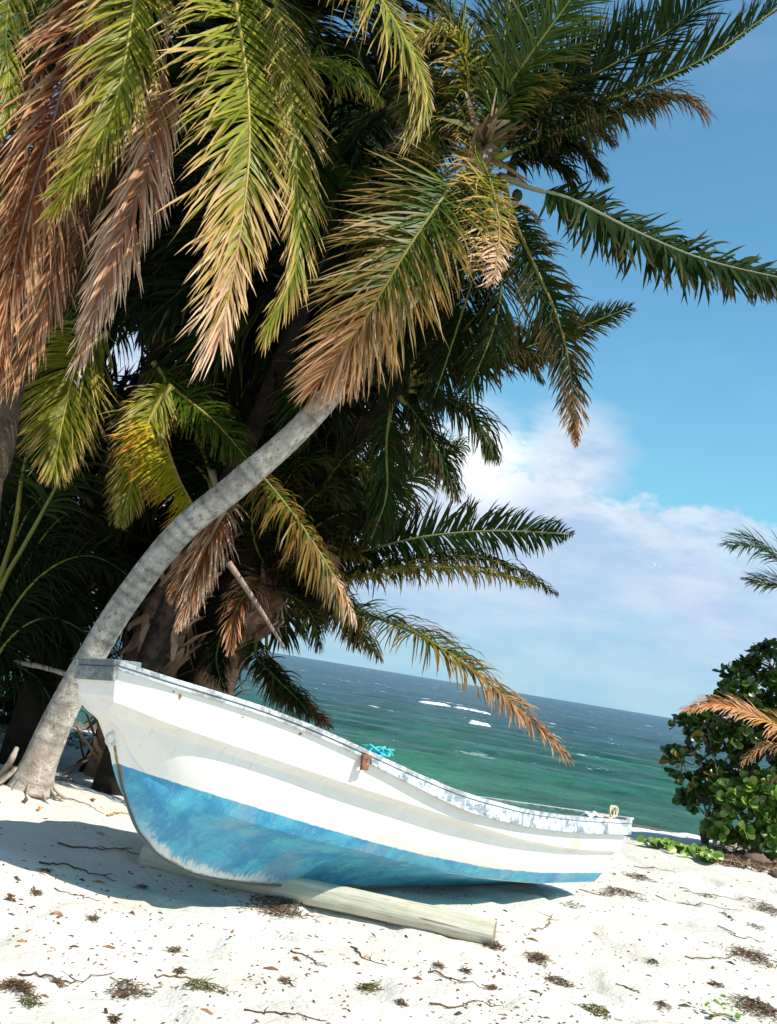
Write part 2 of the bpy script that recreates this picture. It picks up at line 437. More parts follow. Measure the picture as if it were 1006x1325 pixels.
for i in range(nr-1):
    for j in range(NS-1): Fl.append((i*NS+j, i*NS+j+1, (i+1)*NS+j+1, (i+1)*NS+j))
zw_s = [.0, .212, .286, .474, .853, 1.266, 1.813, 2.278, 2.992, 3.619, 4.557, 5]
zw_z = [.86, .818, .801, .762, .686, .604, .501, .423, .328, .278, .237, .225]
wl = (V[:, 2]*math.cos(HEEL)-np.abs(V[:, 1])*math.sin(HEEL))-interp(V[:, 0], zw_s, zw_z)
kd = V[:, 2]-interp(V[:, 0], lK[:, 0], lK[:, 2])
m, nt, b = newmat('boat_paint'); v = objco(nt)
wa = colattr(nt, 'wl').outputs['Fac']; ka = colattr(nt, 'kd').outputs['Fac']
fine_ = noise(nt, mapping(nt, v, (8, 8, 30)), 2, 5, .7)
n1 = noise(nt, v, 5, 6, .65, .5); n2 = noise(nt, mapping(nt, v, (1, 1, 1), loc=(4, 2, 7)), 7, 5, .6); n3 = noise(nt, v, 2.2, 3)
st = noise(nt, mapping(nt, v, (60, 20, 9), (0, R(28), 0)), 1.0, 4, .7)
blue = mix(nt, maprange(nt, n1, .36, .64), (.035, .25, .46), (.085, .42, .57))
blue = mix(nt, maprange(nt, n2, .58, .68, 0, .55), blue, (.13, .56, .60))
blue = mix(nt, maprange(nt, n3, .52, .64, 0, .55), blue, (.22, .36, .46))
blue = mix(nt, maprange(nt, st, .52, .68, 0, .22), blue, (.45, .58, .62))
speck = noise(nt, v, 55, 4, .7)
blue = mix(nt, maprange(nt, speck, .64, .72, 0, .5), blue, (.5, .6, .62))
scr = mth(nt, 'ADD', mth(nt, 'MULTIPLY_ADD', st, .26, mth(nt, 'MULTIPLY', n1, .16)), mth(nt, 'MULTIPLY', ka, -1.5))
sepb = N(nt, 'ShaderNodeSeparateXYZ'); nt.links.new(v, sepb.inputs[0])
bowm = maprange(nt, sepb.outputs[0], .9, 2.1, 1, 0.)
scm = mth(nt, 'MULTIPLY', maprange(nt, scr, .10, .17), mth(nt, 'MULTIPLY', bowm, maprange(nt, sepb.outputs[0], .3, .6)))
blue = mix(nt, scm, blue, (.66, .66, .62))
rustk = mth(nt, 'MULTIPLY', maprange(nt, mth(nt, 'MULTIPLY_ADD', n2, .05, ka), .03, .045, 1, 0), .8)
blue = mix(nt, rustk, blue, (.20, .14, .10))
white = mix(nt, maprange(nt, n1, .4, .62), (.80, .78, .73), (.76, .735, .685))
white = mix(nt, maprange(nt, mth(nt, 'MULTIPLY', fine_, n3), .36, .44, 0, .35), white, (.55, .50, .42))
drip = noise(nt, mapping(nt, v, (34, 10, 1.6)), 1., 5, .7)
white = mix(nt, maprange(nt, drip, .58, .72, 0, .38), white, (.50, .45, .37))
scf = noise(nt, mapping(nt, v, (5, 5, 40), (0, R(12), 0)), 1.4, 6, .8)
white = mix(nt, maprange(nt, scf, .66, .70, 0, .55), white, (.38, .37, .35))
rust = None
for (s_, w_, z_, rr) in [(-.128, .25, 1.35, .016), (-.085, .28, 1.34, .018), (.205, .46, 1.283, .022), (.17, .45, 1.305, .012), (.86, .66, 1.185, .018), (.90, .665, 1.155, .022), (1.37, .79, 1.04, .04), (.55, .59, 1.22, .012)]:
    z_ = z_*math.cos(HEEL)+w_*math.sin(HEEL)*1.0+2*w_*abs(math.sin(HEEL))*0
    dn = N(nt, 'ShaderNodeVectorMath', operation='DISTANCE'); nt.links.new(mapping(nt, v, (1, .1, .75)), dn.inputs[0]); dn.inputs[1].default_value = (s_+.03, -w_*.1, z_*.75)
    q = maprange(nt, mth(nt, 'ADD', dn.outputs['Value'], mth(nt, 'MULTIPLY', mth(nt, 'SUBTRACT', speck, .5), .06)), rr*.22, rr*.6, 1, 0)
    rust = q if rust is None else mth(nt, 'MAXIMUM', rust, q)
white = mix(nt, rust, white, (.30, .11, .04))
# brown stain under the strake near the stern
dn = N(nt, 'ShaderNodeVectorMath', operation='DISTANCE'); nt.links.new(mapping(nt, v, (.55, .3, 1.2)), dn.inputs[0]); dn.inputs[1].default_value = (3.92*.55, -.72*.3, .445*1.2)
q = mth(nt, 'MULTIPLY', maprange(nt, mth(nt, 'ADD', dn.outputs['Value'], mth(nt, 'MULTIPLY', fine_, .08)), .05, .14, 1, 0), .75)
white = mix(nt, q, white, (.42, .29, .14))
edge_n = mth(nt, 'MULTIPLY', mth(nt, 'SUBTRACT', fine_, .5), .022)
below = maprange(nt, mth(nt, 'ADD', wa, edge_n), -.003, .003, 1, 0)
c = mix(nt, below, white, blue)
nt.links.new(c, b.inputs['Base Color']); nt.links.new(mth(nt, 'MULTIPLY_ADD', n1, .3, .35), b.inputs['Roughness'])
b.inputs['Specular IOR Level'].default_value = .35
b1 = bump(nt, None, n3, .12, .03); bump(nt, b, mth(nt, 'ADD', fine_, st), .12, .004, b1)
PAINT = m
hull = mesh('hull', V, Fl, PAINT, boat, attrs=dict(wl=wl, kd=kd))
# sharp break at chine and ledge lines
me = hull.data
for mod_ in ('es',):
    e_ = hull.modifiers.new('edges', 'EDGE_SPLIT'); e_.split_angle = R(13)
# inner skin, sole, transom, bow plate
inn = []
for ln_, dw in ((lS, .045), ((lS+lA)/2, .04), (lA, .05), (lB, .04), ((lB+lC)/2, .05), (lC, .06)):
    p = ln_.copy(); p[:, 1] = np.maximum(p[:, 1]-dw, .0); p[:, 0] += .06*np.clip(1-us_*6, 0, 1); inn.append(p)
fl = inn[-1].copy(); fl[:, 1] = 0; fl[:, 2] = inn[-1][:, 2]-.0; inn.append(fl); inn = np.array(inn)
inner_near = inn.copy(); inner_near[:, :, 1] *= -1
fi = np.concatenate([inner_near, inn[::-1][1:]], 0)
fi[:, :, 2] -= .012
V = fi.reshape(-1, 3); Fl = []
for i in range(len(fi)-1):
    for j in range(NS-1): Fl.append((i*NS+j+1, i*NS+j, (i+1)*NS+j, (i+1)*NS+j+1))
m, nt, b = newmat('boat_inside'); v = objco(nt); n1 = noise(nt, v, 6, 6, .7)
nt.links.new(mix(nt, maprange(nt, n1, .4, .65), (.62, .63, .58), (.38, .40, .38)), b.inputs['Base Color']); b.inputs['Roughness'].default_value = .7
INSIDE = m
mesh('inner_lining', V, Fl, INSIDE, boat)
def prism(P, Q):
    """closed solid between two polygons with equal vertex counts"""
    n = len(P); V = np.vstack([P, Q]); Fc = [tuple(range(n)), tuple(range(2*n-1, n-1, -1))]
    for i in range(n): j = (i+1) % n; Fc.append((i, i+n, j+n, j))
    return V, Fc
# transom plate closing the stern
sec = full[:, -1, :].copy()
Q = sec-np.array([.05, 0, 0]); 
V, Fc = prism(sec+[.001, 0, 0], Q)
wlt = (V[:, 2]*math.cos(HEEL)-np.abs(V[:, 1])*math.sin(HEEL))-interp(V[:, 0], zw_s, zw_z)
mesh('transom', V, Fc, PAINT, boat, smooth=False, attrs=dict(wl=wlt, kd=V[:, 2]+.2))
# bow plate: the square grey stem head
secb = full[:, 0, :].copy()
V, Fc = prism(secb-[.001, 0, 0], secb+[.05, 0, 0])
mesh('bow_plate', V, Fc, PAINT, boat, smooth=False, attrs=dict(wl=V[:, 2], kd=V[:, 2]))
# weathered wood
def wood_mat(name, c1, c2, c3, paint=.5, scale=(4, 60, 60)):
    m, nt, b = newmat(name); v = objco(nt)
    g = noise(nt, mapping(nt, v, scale), 1.0, 5, .7, .3); n1 = noise(nt, v, 9, 6, .75); n2 = noise(nt, v, 26, 5, .7)
    c = mix(nt, maprange(nt, g, .3, .7), c1, c2)
    c = mix(nt, maprange(nt, n1, paint-.03, paint+.05), c, c3)
    c = mix(nt, maprange(nt, n2, .60, .70, 0, .7), c, (.16, .15, .14))
    nt.links.new(c, b.inputs['Base Color']); b.inputs['Roughness'].default_value = .8; b.inputs['Specular IOR Level'].default_value = .25
    bump(nt, b, mth(nt, 'ADD', g, n2), .5, .006)
    return m
RAIL = wood_mat('weathered_rail', (.20, .22, .23), (.34, .36, .36), (.50, .54, .56), .49)
RAILB = wood_mat('peeling_blue_strip', (.13, .15, .17), (.28, .32, .35), (.48, .56, .62), .48)
DARKW = wood_mat('dark_bow_cap', (.10, .12, .13), (.17, .20, .20), (.24, .26, .25), .5, (20, 20, 20))
def sweep_rect(C_, Sd, w0, w1, z0, z1):
    """rectangular section swept along C_; Sd outward dir per point (n,3)"""
    up = np.array([0, 0, 1.])
    corners = [C_+Sd*w0[:, None]+up*z0[:, None], C_+Sd*w1[:, None]+up*z0[:, None], C_+Sd*w1[:, None]+up*z1[:, None], C_+Sd*w0[:, None]+up*z1[:, None]]
    n = len(C_); V = np.stack(corners, 1).reshape(-1, 3); Fc = []
    for i in range(n-1):
        for k in range(4): Fc.append((i*4+k, i*4+(k+1) % 4, (i+1)*4+(k+1) % 4, (i+1)*4+k))
    Fc += [(3, 2, 1, 0), tuple((n-1)*4+k for k in range(4))]
    return V, Fc
def bev(o, w=.004):
    b_ = o.modifiers.new('bevel', 'BEVEL'); b_.width = w; b_.segments = 2; b_.limit_method = 'ANGLE'; b_.angle_limit = R(50); return o
for sgn in (-1, 1):
    Cs = lS.copy(); Cs[:, 1] *= sgn
    T = unit(np.gradient(Cs, axis=0)); Sd = unit(np.stack([-T[:, 1]*0, np.ones(NS)*sgn, T[:, 2]*0], 1))
    jit = .004*(vnoise(Cs[:, 0]*6, Cs[:, 0]*0+3*sgn, 3)-.5)
    o_ = lambda a: np.full(NS, a)
    V, Fc = sweep_rect(Cs, Sd, o_(-.10), o_(.022), o_(.0)+.002, o_(.030)+jit)
    bev(mesh('gunwale', V, Fc, RAIL, boat, smooth=False))
    k0 = np.searchsorted(Cs[:, 0], 1.40)
    V, Fc = sweep_rect(Cs[:k0], Sd[:k0], o_(.003)[:k0], o_(.013)[:k0], o_(-.022)[:k0], o_(-.002)[:k0])
    bev(mesh('rail_batten', V, Fc, RAIL, boat, smooth=False), .002)
    wz = -.045-.045*sstep(1.4, 2.6, Cs[k0:, 0])
    V, Fc = sweep_rect(Cs[k0:], Sd[k0:], o_(.003)[k0:], o_(.017)[k0:], wz, o_(-.003)[k0:])
    bev(mesh('side_strip', V, Fc, RAILB, boat, smooth=False), .002)
# transom cap rail
P = lS[-1]; V, Fc = sweep_rect(np.array([[P[0], y, P[2]+.03+.002] for y in np.linspace(-P[1]-.02, P[1]+.02, 9)]), np.tile([1., 0, 0], (9, 1)), np.full(9, -.10), np.full(9, .03), np.full(9, .0), np.full(9, .02))
bev(mesh('transom_rail', V, Fc, RAIL, boat, smooth=False))
# dark bow cap band, wraps the stem head: top plate and front face
P = lS[0]; hw = P[1]
V = []; Fc = []
capo = np.array([[P[0]-.022, -hw-.012], [P[0]-.022, hw+.012], [P[0]+.33, .36], [P[0]+.33, -.36]])
capo = np.array([[P[0]-.016, -hw+.015], [P[0]-.03, 0], [P[0]-.016, hw-.015], [P[0]+.0, hw+.0], [P[0]+.14, hw+.03], [P[0]+.14, -hw-.03], [P[0]+.0, -hw-.0]])
top = np.c_[capo, np.full(7, P[2]+.036)]; bot = np.c_[capo, np.full(7, P[2]-.004)]
V, Fc = prism(top, bot); bev(mesh('bow_cap', V, Fc, DARKW, boat, smooth=False), .008)
bandp = np.array([[P[0]-.022, -hw-.002], [P[0]-.034, 0], [P[0]-.022, hw+.002], [P[0]-.004, hw+.003], [P[0]-.004, -hw-.003]])
V, Fc = prism(np.c_[bandp, np.full(5, P[2]-.006)], np.c_[bandp+[.006, 0], np.full(5, P[2]-.085)]); bev(mesh('bow_band', V, Fc, DARKW, boat, smooth=False), .004)
# stem strip, brown-yellow, below the towing eye
m, nt, b = newmat('bare_stem'); v = objco(nt); n1 = noise(nt, v, 20, 5, .7)
sp = N(nt, 'ShaderNodeSeparateXYZ'); nt.links.new(v, sp.inputs[0])
nt.links.new(mix(nt, maprange(nt, sp.outputs[2], .77, .82), (.11, .12, .10), mix(nt, maprange(nt, n1, .35, .6), (.42, .33, .16), (.22, .15, .08))), b.inputs['Base Color']); b.inputs['Roughness'].default_value = .8
STEM = m
ix = np.where((lK[:, 2] < .945))[0]; kk = ix[:60]
P = lK[kk]-[.003, 0, .002]
V, Fc = tube(P, .008, 6); mesh('keel_strip', V, Fc, STEM, boat)
# towing eye
th = np.linspace(0, 2*pi, 25)
ec = np.array([.128, 0, .965])+[-.022, 0, 0]
V, Fc = tube(np.stack([ec[0]+.030*np.cos(th), -.004+0*th, ec[2]+.034*np.sin(th)], 1), .0095, 8, cap=False)
m, nt, b = newmat('galvanised'); b.inputs['Base Color'].default_value = (.62, .62, .58, 1); b.inputs['Metallic'].default_value = .2; b.inputs['Roughness'].default_value = .5; GALV = m
mesh('tow_ring', V, Fc, GALV, boat)
# rusty bracket
m, nt, b = newmat('rusty_iron'); v = objco(nt); n1 = noise(nt, v, 50, 5, .7)
nt.links.new(mix(nt, maprange(nt, n1, .35, .6), (.10, .035, .018), (.24, .10, .05)), b.inputs['Base Color']); b.inputs['Roughness'].default_value = .9; bump(nt, b, n1, .6, .004)
RUST = m
s0 = 1.37; wS = interp(s0, lS[:, 0], lS[:, 1]); zS = interp(s0, lS[:, 0], lS[:, 2])
def box(x0, x1, y0, y1, z0, z1):
    V = [(x, y, z) for z in (z0, z1) for x, y in ((x0, y0), (x1, y0), (x1, y1), (x0, y1))]
    return V, [(3, 2, 1, 0), (4, 5, 6, 7), (0, 1, 5, 4), (1, 2, 6, 5), (2, 3, 7, 6), (3, 0, 4, 7)]
br = MB(); br.add(*box(s0-.03, s0+.03, -wS-.028, -wS-.004, zS-.095, zS-.06)); br.add(*box(s0-.03, s0+.0, -wS-.026, -wS-.004, zS-.0605, zS-.028)); br.add(*box(s0-.03, s0+.045, -wS-.0285, -wS-.004, zS-.0285, zS+.0)); 
bev(br.build('bracket', RUST, boat, smooth=False), .005)
# thwarts
for s_ in (1.5, 2.7, 3.8):
    wS = interp(s_, lB[:, 0], lB[:, 1])-.06; zS = interp(s_, lS[:, 0], lS[:, 2])-.20
    bev(mesh('thwart', *box(s_-.13, s_+.13, -wS, wS, zS-.02, zS+.02), RAIL, boat, smooth=False))
# turquoise rope bundle and cream rope coil, lying on the rail: separate things
def rope_mat(name, c1, c2):
    m, nt, b = newmat(name); v = objco(nt)
    wv = N(nt, 'ShaderNodeTexWave'); wv.inputs['Scale'].default_value = 60; nt.links.new(v, wv.inputs[0])
    nt.links.new(mix(nt, wv.outputs['Fac'], c1, c2), b.inputs['Base Color']); b.inputs['Roughness'].default_value = .8; bump(nt, b, wv.outputs['Fac'], .5, .003)
    return m
def loc2w(p):
    y, z = p[1]*math.cos(HEEL)-p[2]*math.sin(HEEL), p[1]*math.sin(HEEL)+p[2]*math.cos(HEEL)
    return BO+A_*p[0]-Nn*y+np.array([0, 0, z])
def railtop(s_, side=-1, inset=.04): return loc2w([s_, side*(interp(s_, lS[:, 0], lS[:, 1])-inset), interp(s_, lS[:, 0], lS[:, 2])+.03])
def tangle(c0, r_, n, rad, seed, flat=.5, ax=(1, 1)):
    g = np.random.default_rng(seed); pts = []
    for i in range(n):
        a = i*1.3+g.normal()*.4
        pts.append([math.cos(a)*r_*ax[0]*g.uniform(.5, 1), math.sin(a)*r_*ax[1]*g.uniform(.5, 1), rad+r_*flat*g.uniform(0, 1)])
    P, _ = catmull(np.array(pts), n*9); return tube(P+c0, rad, 7)
TR = rope_mat('turquoise_rope', (.02, .45, .50), (.10, .62, .66))
c0 = railtop(1.54, -1, .07); ro = empty('rope_bundle', c0); tag(ro, 'tangled turquoise nylon rope bundled on the boat rail', 'rope')
mesh('rope_tangle', *tangle(c0, .082, 22, .007, 3, .85), TR, ro, world=True)
mb = MB()
g = np.random.default_rng(5)
for i in range(9):
    a = g.uniform(0, 2*pi); P, _ = catmull(np.array([[0, 0, .04], [math.cos(a)*.06, math.sin(a)*.06, .06], [math.cos(a)*.11, math.sin(a)*.11, g.uniform(.0, .06)]])+c0, 8); mb.add(*tube(P, .005, 5))
mb.build('frayed_end', TR, ro, world=True)
CRP = rope_mat('cream_rope', (.55, .47, .33), (.70, .62, .46))
c0 = railtop(4.50, -1, .06); ro = empty('rope_coil', c0); tag(ro, 'small coil of cream rope lying on the stern end of the rail', 'rope')
P = []
for i in range(60):
    a = i*.42; P.append([math.cos(a)*.045+.02*math.sin(i*.1), .012*math.sin(i*.5), .055+math.sin(a)*.045])
mesh('coil', *tube(np.array(P)@np.array([[A_[0], A_[1], 0], [Nn[0], Nn[1], 0], [0, 0, 1]])+c0+A_*.06, .0075, 7), CRP, ro, world=True)
mesh('loose_turns', *tangle(c0-A_*.08, .075, 16, .0075, 8, .45), CRP, ro, world=True)
c0 = railtop(4.18, -1, .05)
m, nt, b = newmat('pale_cloth'); b.inputs['Base Color'].default_value = (.74, .78, .80, 1); b.inputs['Roughness'].default_value = .9; bump(nt, b, noise(nt, objco(nt), 25, 4), .6, .02)
Vc, Fq = grid(np.linspace(-1, 1, 22), np.linspace(-1, 1, 12), lambda x, y: 0*x)
rr_ = np.sqrt(Vc[:, 0]**2+Vc[:, 1]**2)/1.42
Vr = np.stack([Vc[:, 0]*.10, Vc[:, 1]*.045, (.028+.012*np.sin(Vc[:, 0]*5+Vc[:, 1]*3))*np.clip(1.25-rr_**2*1.35, .1, 1)], 1)
Vr = Vr[:, [0]]*A_+Vr[:, [1]]*Nn+Vr[:, [2]]*np.array([0, 0, 1.])
tag(mesh('folded_rag', Vr+c0+[0, 0, .004], Fq, m), 'pale folded rag on the boat rail just ahead of the cream rope coil', 'rag').modifiers.new('s', 'SOLIDIFY').thickness = .006

# ------------------------------------------------------------------ log
P0, P1 = gz(188, 1106, .085), gz(640, 1207, .085)
P0[2] = .085; P1[2] = .075
P, L_ = catmull([P0, P0*.66+P1*.34+[0, 0, -.008], P0*.33+P1*.67+[0.01, 0, .004], P1], 60)
k = 28; prof = np.ones((60, k)); th = np.linspace(0, 2*pi, k, endpoint=False)
for i in range(60): prof[i] = 1+.045*np.sin(th*3+i*.05)+.10*(fbm(np.cos(th)*3+9, np.sin(th)*3+i*.09, 3, 2)-.5)-.10*np.exp(-((th-1.0-.15*math.sin(i*.2))/.07)**2)*(i > 22)-.09*np.exp(-((th-5.6-.1*math.sin(i*.13))/.07)**2)*(i > 8)*(i < 50)
V, Fc = tube(P, np.linspace(.088, .078, 60)*(1+.05*np.sin(np.linspace(0, 8, 60))+.05*(vnoise(np.linspace(0, 14, 60), np.zeros(60), 4)-.5)), k, False, prof)
m, nt, b = newmat('bare_log'); v = objco(nt)
rot = math.atan2(P1[1]-P0[1], P1[0]-P0[0])
vm = mapping(nt, v, (1, 1, 1), (0, 0, -rot)); g1 = noise(nt, mapping(nt, vm, (1.2, 26, 26)), 1., 6, .7, .4); n1 = noise(nt, v, 5, 5, .6); n2 = noise(nt, mapping(nt, vm, (2, 60, 60)), 1., 3)
c = mix(nt, maprange(nt, g1, .3, .7), (.44, .41, .30), (.60, .57, .46)); c = mix(nt, maprange(nt, n1, .5, .68, 0, .5), c, (.38, .42, .30)); c = mix(nt, maprange(nt, n2, .60, .68, 0, .85), c, (.15, .12, .08))
nt.links.new(c, b.inputs['Base Color']); b.inputs['Roughness'].default_value = .85; b.inputs['Specular IOR Level'].default_value = .2; bump(nt, b, mth(nt, 'ADD', g1, n2), .6, .012)
LOGM = m
lg = empty('log', (P0+P1)/2*[1, 1, 0]); tag(lg, 'pale stripped round log lying under the boat as a roller', 'log')
mesh('shaft', V, Fc, LOGM, lg, world=True)
m, nt, b = newmat('cut_end'); v = objco(nt); n1 = noise(nt, v, 30, 5)
nt.links.new(mix(nt, maprange(nt, n1, .35, .65), (.34, .27, .17), (.16, .11, .07)), b.inputs['Base Color']); b.inputs['Roughness'].default_value = .9; bump(nt, b, n1, .6, .01)
for e_, P_ in ((0, P0), (59, P1)):
    ring = V[e_*k:(e_+1)*k]; c_ = ring.mean(0); dirn = unit(P1-P0)*(1 if e_ else -1)
    V2 = np.vstack([ring, c_+(ring-c_)*.85+dirn*.004, c_+(ring-c_)*.4-dirn*.004, [c_]])
    F2 = [(i, (i+1) % k, k+(i+1) % k, k+i) for i in range(k)]+[(k+i, k+(i+1) % k, 2*k+(i+1) % k, 2*k+i) for i in range(k)]+[(2*k+i, 2*k+(i+1) % k, 3*k) for i in range(k)]
    mesh('cut_end', V2, F2, m, lg, world=True)

# ------------------------------------------------------------------ palm fronds
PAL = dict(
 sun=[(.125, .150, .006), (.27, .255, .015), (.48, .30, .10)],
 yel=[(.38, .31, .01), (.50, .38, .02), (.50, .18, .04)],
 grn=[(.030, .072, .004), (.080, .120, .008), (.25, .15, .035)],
 dgr=[(.008, .024, .003), (.021, .043, .005), (.08, .055, .018)],  # green darkened to paint in the shade of the grove
 dk=[(.005, .012, .002), (.010, .020, .003), (.03, .022, .009)],  # near-black green: deep grove shade put into the leaf colour
 brn=[(.12, .032, .011), (.27, .085, .030), (.54, .30, .16)],
 pnk=[(.24, .09, .04), (.48, .24, .13), (.68, .47, .32)],
 dbr=[(.05, .024, .012), (.09, .042, .020), (.18, .10, .05)],
 red=[(.50, .16, .055), (.60, .23, .08), (.62, .36, .2)])
def frond(parent, pts, L, pal='grn', n=62, face=None, droop=.9, vee=.25, width=.033, bare=.12, ang=(62, 22), sides=(1., 1.), tipb=.12, browning=None, bpal='pnk', seed=None, rad=.017, miss=.05, stem=(.24, .25, .05), K=5, mess=.22, curl=0., endlen=.25, plen=None):
    global _seed
    _seed += 1
    if bare < .5 and n > 36 and K == 5: n = int(n*2.3); width *= .60
    g = np.random.default_rng(_seed if seed is None else seed)
    C_, LL = catmull(np.array(pts), n+8)
    T = unit(np.gradient(C_, axis=0))
    if face is None:
        face = np.array([.25, -.55, .8])
    face = np.asarray(face, float)
    Nf = unit(face-(T@face)[:, None]*T)
    Sf = np.cross(T, Nf)
    ts = np.linspace(0, 1, n+8)
    c0, c1, c2 = [np.array(c) for c in PAL[pal]]
    d0, d1, d2 = [np.array(c) for c in PAL[bpal]]
    allV = []; allC = []
    for sgn, sl_ in ((1, sides[0]), (-1, sides[1])):
        if sl_ <= 0: continue
        t = np.linspace(bare, 1, n)+g.normal(0, .25/n, n); t = np.clip(t, bare, .999)
        keep = g.random(n) > miss; t = t[keep]; q = len(t)
        P = np.stack([np.interp(t, ts, C_[:, k]) for k in range(3)], 1)
        Tt = unit(np.stack([np.interp(t, ts, T[:, k]) for k in range(3)], 1))
        Nt = unit(np.stack([np.interp(t, ts, Nf[:, k]) for k in range(3)], 1))
        St = np.cross(Tt, Nt)*sgn
        tt = (t-bare)/(1-bare)
        al = np.radians(ang[0]+(ang[1]-ang[0])*tt**1.2)+g.normal(0, .07, q)
        prof = np.interp(tt, [0, .12, .35, .6, .85, 1], [.62, .9, 1, .92, .6, endlen])
        ln = L*sl_*prof*g.uniform(.86, 1.08, q)
        short = g.random(q) < mess*.7; ln[short] *= g.uniform(.35, .8, short.sum())
        ve = vee+g.normal(0, mess, q)
        D = np.cos(al)[:, None]*Tt+np.sin(al)[:, None]*(np.cos(ve)[:, None]*St+np.sin(ve)[:, None]*Nt)
        D = unit(D+g.normal(0, mess*.35, (q, 3)))
        dr = droop*g.uniform(.6, 1.4, q)
        cl_ = np.sin(t*n*.55+g.uniform(0, 6))*.10+np.sin(t*n*.21+g.uniform(0, 6))*.12; D = unit(D+Tt*cl_[:, None]); tw = g.normal(0, .5, q)
        wp = np.interp(np.linspace(0, 1, K+1), [0, .15, .5, .8, 1], [.55, 1, .92, .6, .05])
        W = width*g.uniform(.8, 1.15, q)*np.interp(tt, [0, .2, .8, 1], [.8, 1, .8, .5])
        pos = P.copy(); rings = []; br = g.uniform(0, 1, q)
        cb = c0+(c1-c0)*br[:, None]
        if browning is not None:
            f_ = sstep(browning-.12, browning+.12, tt+g.normal(0, .07, q))[:, None]; cb = cb*(1-f_)+(d0+(d1-d0)*br[:, None])*f_
            ct = c2*(1-f_)+d2*f_; tb_ = np.clip(tipb+.45*np.exp(-((tt-browning)/.25)**2), 0, .9)
        else: ct = np.tile(c2, (q, 1)); tb_ = np.full(q, tipb)
        tb_ = tb_*g.uniform(.3, 1.8, q)
        cb = cb*g.uniform(.75, 1.2, q)[:, None]
        cols = []
        grav = np.array([0, 0, -1.])
        cd = unit(g.normal(0, 1, (q, 3)))*curl
        for k_ in range(K+1):
            wd = Tt-(np.sum(Tt*D, 1)[:, None])*D; wd = unit(wd)
            bn = np.cross(D, wd)
            a_ = tw*(k_/K)+.15*sgn
            wv = np.cos(a_)[:, None]*wd+np.sin(a_)[:, None]*bn
            hw_ = (W*wp[k_]*.5)[:, None]
            rings.append(np.stack([pos-wv*hw_, pos+wv*hw_], 1))
            f_ = sstep(1-tb_*1.6-.06, 1-tb_*.5+.02, np.full(q, k_/K))[:, None]
            cc = cb*(1-f_)+ct*f_; cols.append(np.stack([cc, cc], 1))
            pos = pos+D*(ln/K)[:, None]
            D = unit(D+grav*(dr*(.25+.75*k_/K)*.55)[:, None]+cd*(.4+k_/K)+g.normal(0, mess*.22, (q, 3)))
        rings = np.stack(rings, 1).reshape(-1, 3); cols = np.stack(cols, 1).reshape(-1, 3)
        allV.append(rings); allC.append(cols)
    V = np.vstack(allV); Cc = np.vstack(allC); nl = len(V)//(2*(K+1))
    base = (np.arange(nl)*(2*(K+1)))[:, None]+(np.arange(K)*2)[None, :]
    Fq = np.stack([base, base+1, base+3, base+2], -1).reshape(-1, 4)
    fo = mesh('frond', V, Fq, SHADE_OR_DEAD_LEAF if pal in ('dk', 'dgr', 'dbr', 'brn', 'pnk') else LEAF, parent, col=Cc, world=True)
    Pr, _ = catmull(C_[::4] if len(C_) > 24 else C_, 22)
    rr = np.interp(np.linspace(0, 1, 22), [0, .08, .25, 1], [rad*2.1, rad*1.35, rad, rad*.28])
    V, Fc = tube(Pr, rr, 6)
    sc1 = np.array(stem); bcol = d1 if browning is not None else sc1
    tt = np.repeat(np.linspace(0, 1, 22), 6)[:, None]
    cc = sc1*(1-tt)+(.5*sc1+.5*bcol)*tt
    md = mesh('midrib', V-np.array(parent.location), Fc, LEAF, None, col=cc)
    md.parent = fo
    return fo
_seed = 100
def PX(Y, *pp):
    """pixel path at depth(s) Y (number or list)"""
    n = len(pp); Ys = np.interp(np.linspace(0, 1, n), np.linspace(0, 1, len(Y)), Y) if isinstance(Y, (list, tuple)) else [Y]*n
    return [at(x, y, yy) for (x, y), yy in zip(pp, Ys)]
def trunk(parent, P, rads, ringcol=(.60, .56, .50), seed=0, k=22, step=.03, name='trunk'):
    n = int(sum(np.linalg.norm(np.diff(np.array(P), axis=0), axis=1))/step)
    C_, L_ = catmull(np.c_[np.array(P), rads], n)
    s = np.linspace(0, L_, n); saw = (s/.085+.6*vnoise(s*3, s*0, seed)) % 1
    r_ = C_[:, 3]*(1+.03*(1-saw)**2+.06*(vnoise(s*2.3, s*0+seed, 3)-.5))
    th = np.linspace(0, 2*pi, k, endpoint=False)
    prof = 1+.10*(fbm(np.cos(th)[None, :]*2+seed, np.sin(th)[None, :]*2+s[:, None]*1.5, 3, 5)-.5)
    V, Fc = tube(C_[:, :3], r_, k, True, prof)
    cc = np.repeat((1-.36*(saw < .14))[:, None]*np.array(ringcol), k, 0)*(1-.18*(fbm(np.cos(th)[None, :]*3+seed, np.sin(th)[None, :]*3+s[:, None]*6, 4, 8) > .56).reshape(-1, 1))
    return mesh(name, V, Fc, BARK, parent, col=cc, world=True)
def palm(px, py, label, group=None, loc=None, cat='palm tree', name='palm_tree'):
    P = gpt(px, py) if loc is None else np.array(loc)
    o = empty(name, P); tag(o, label, cat, group); return o
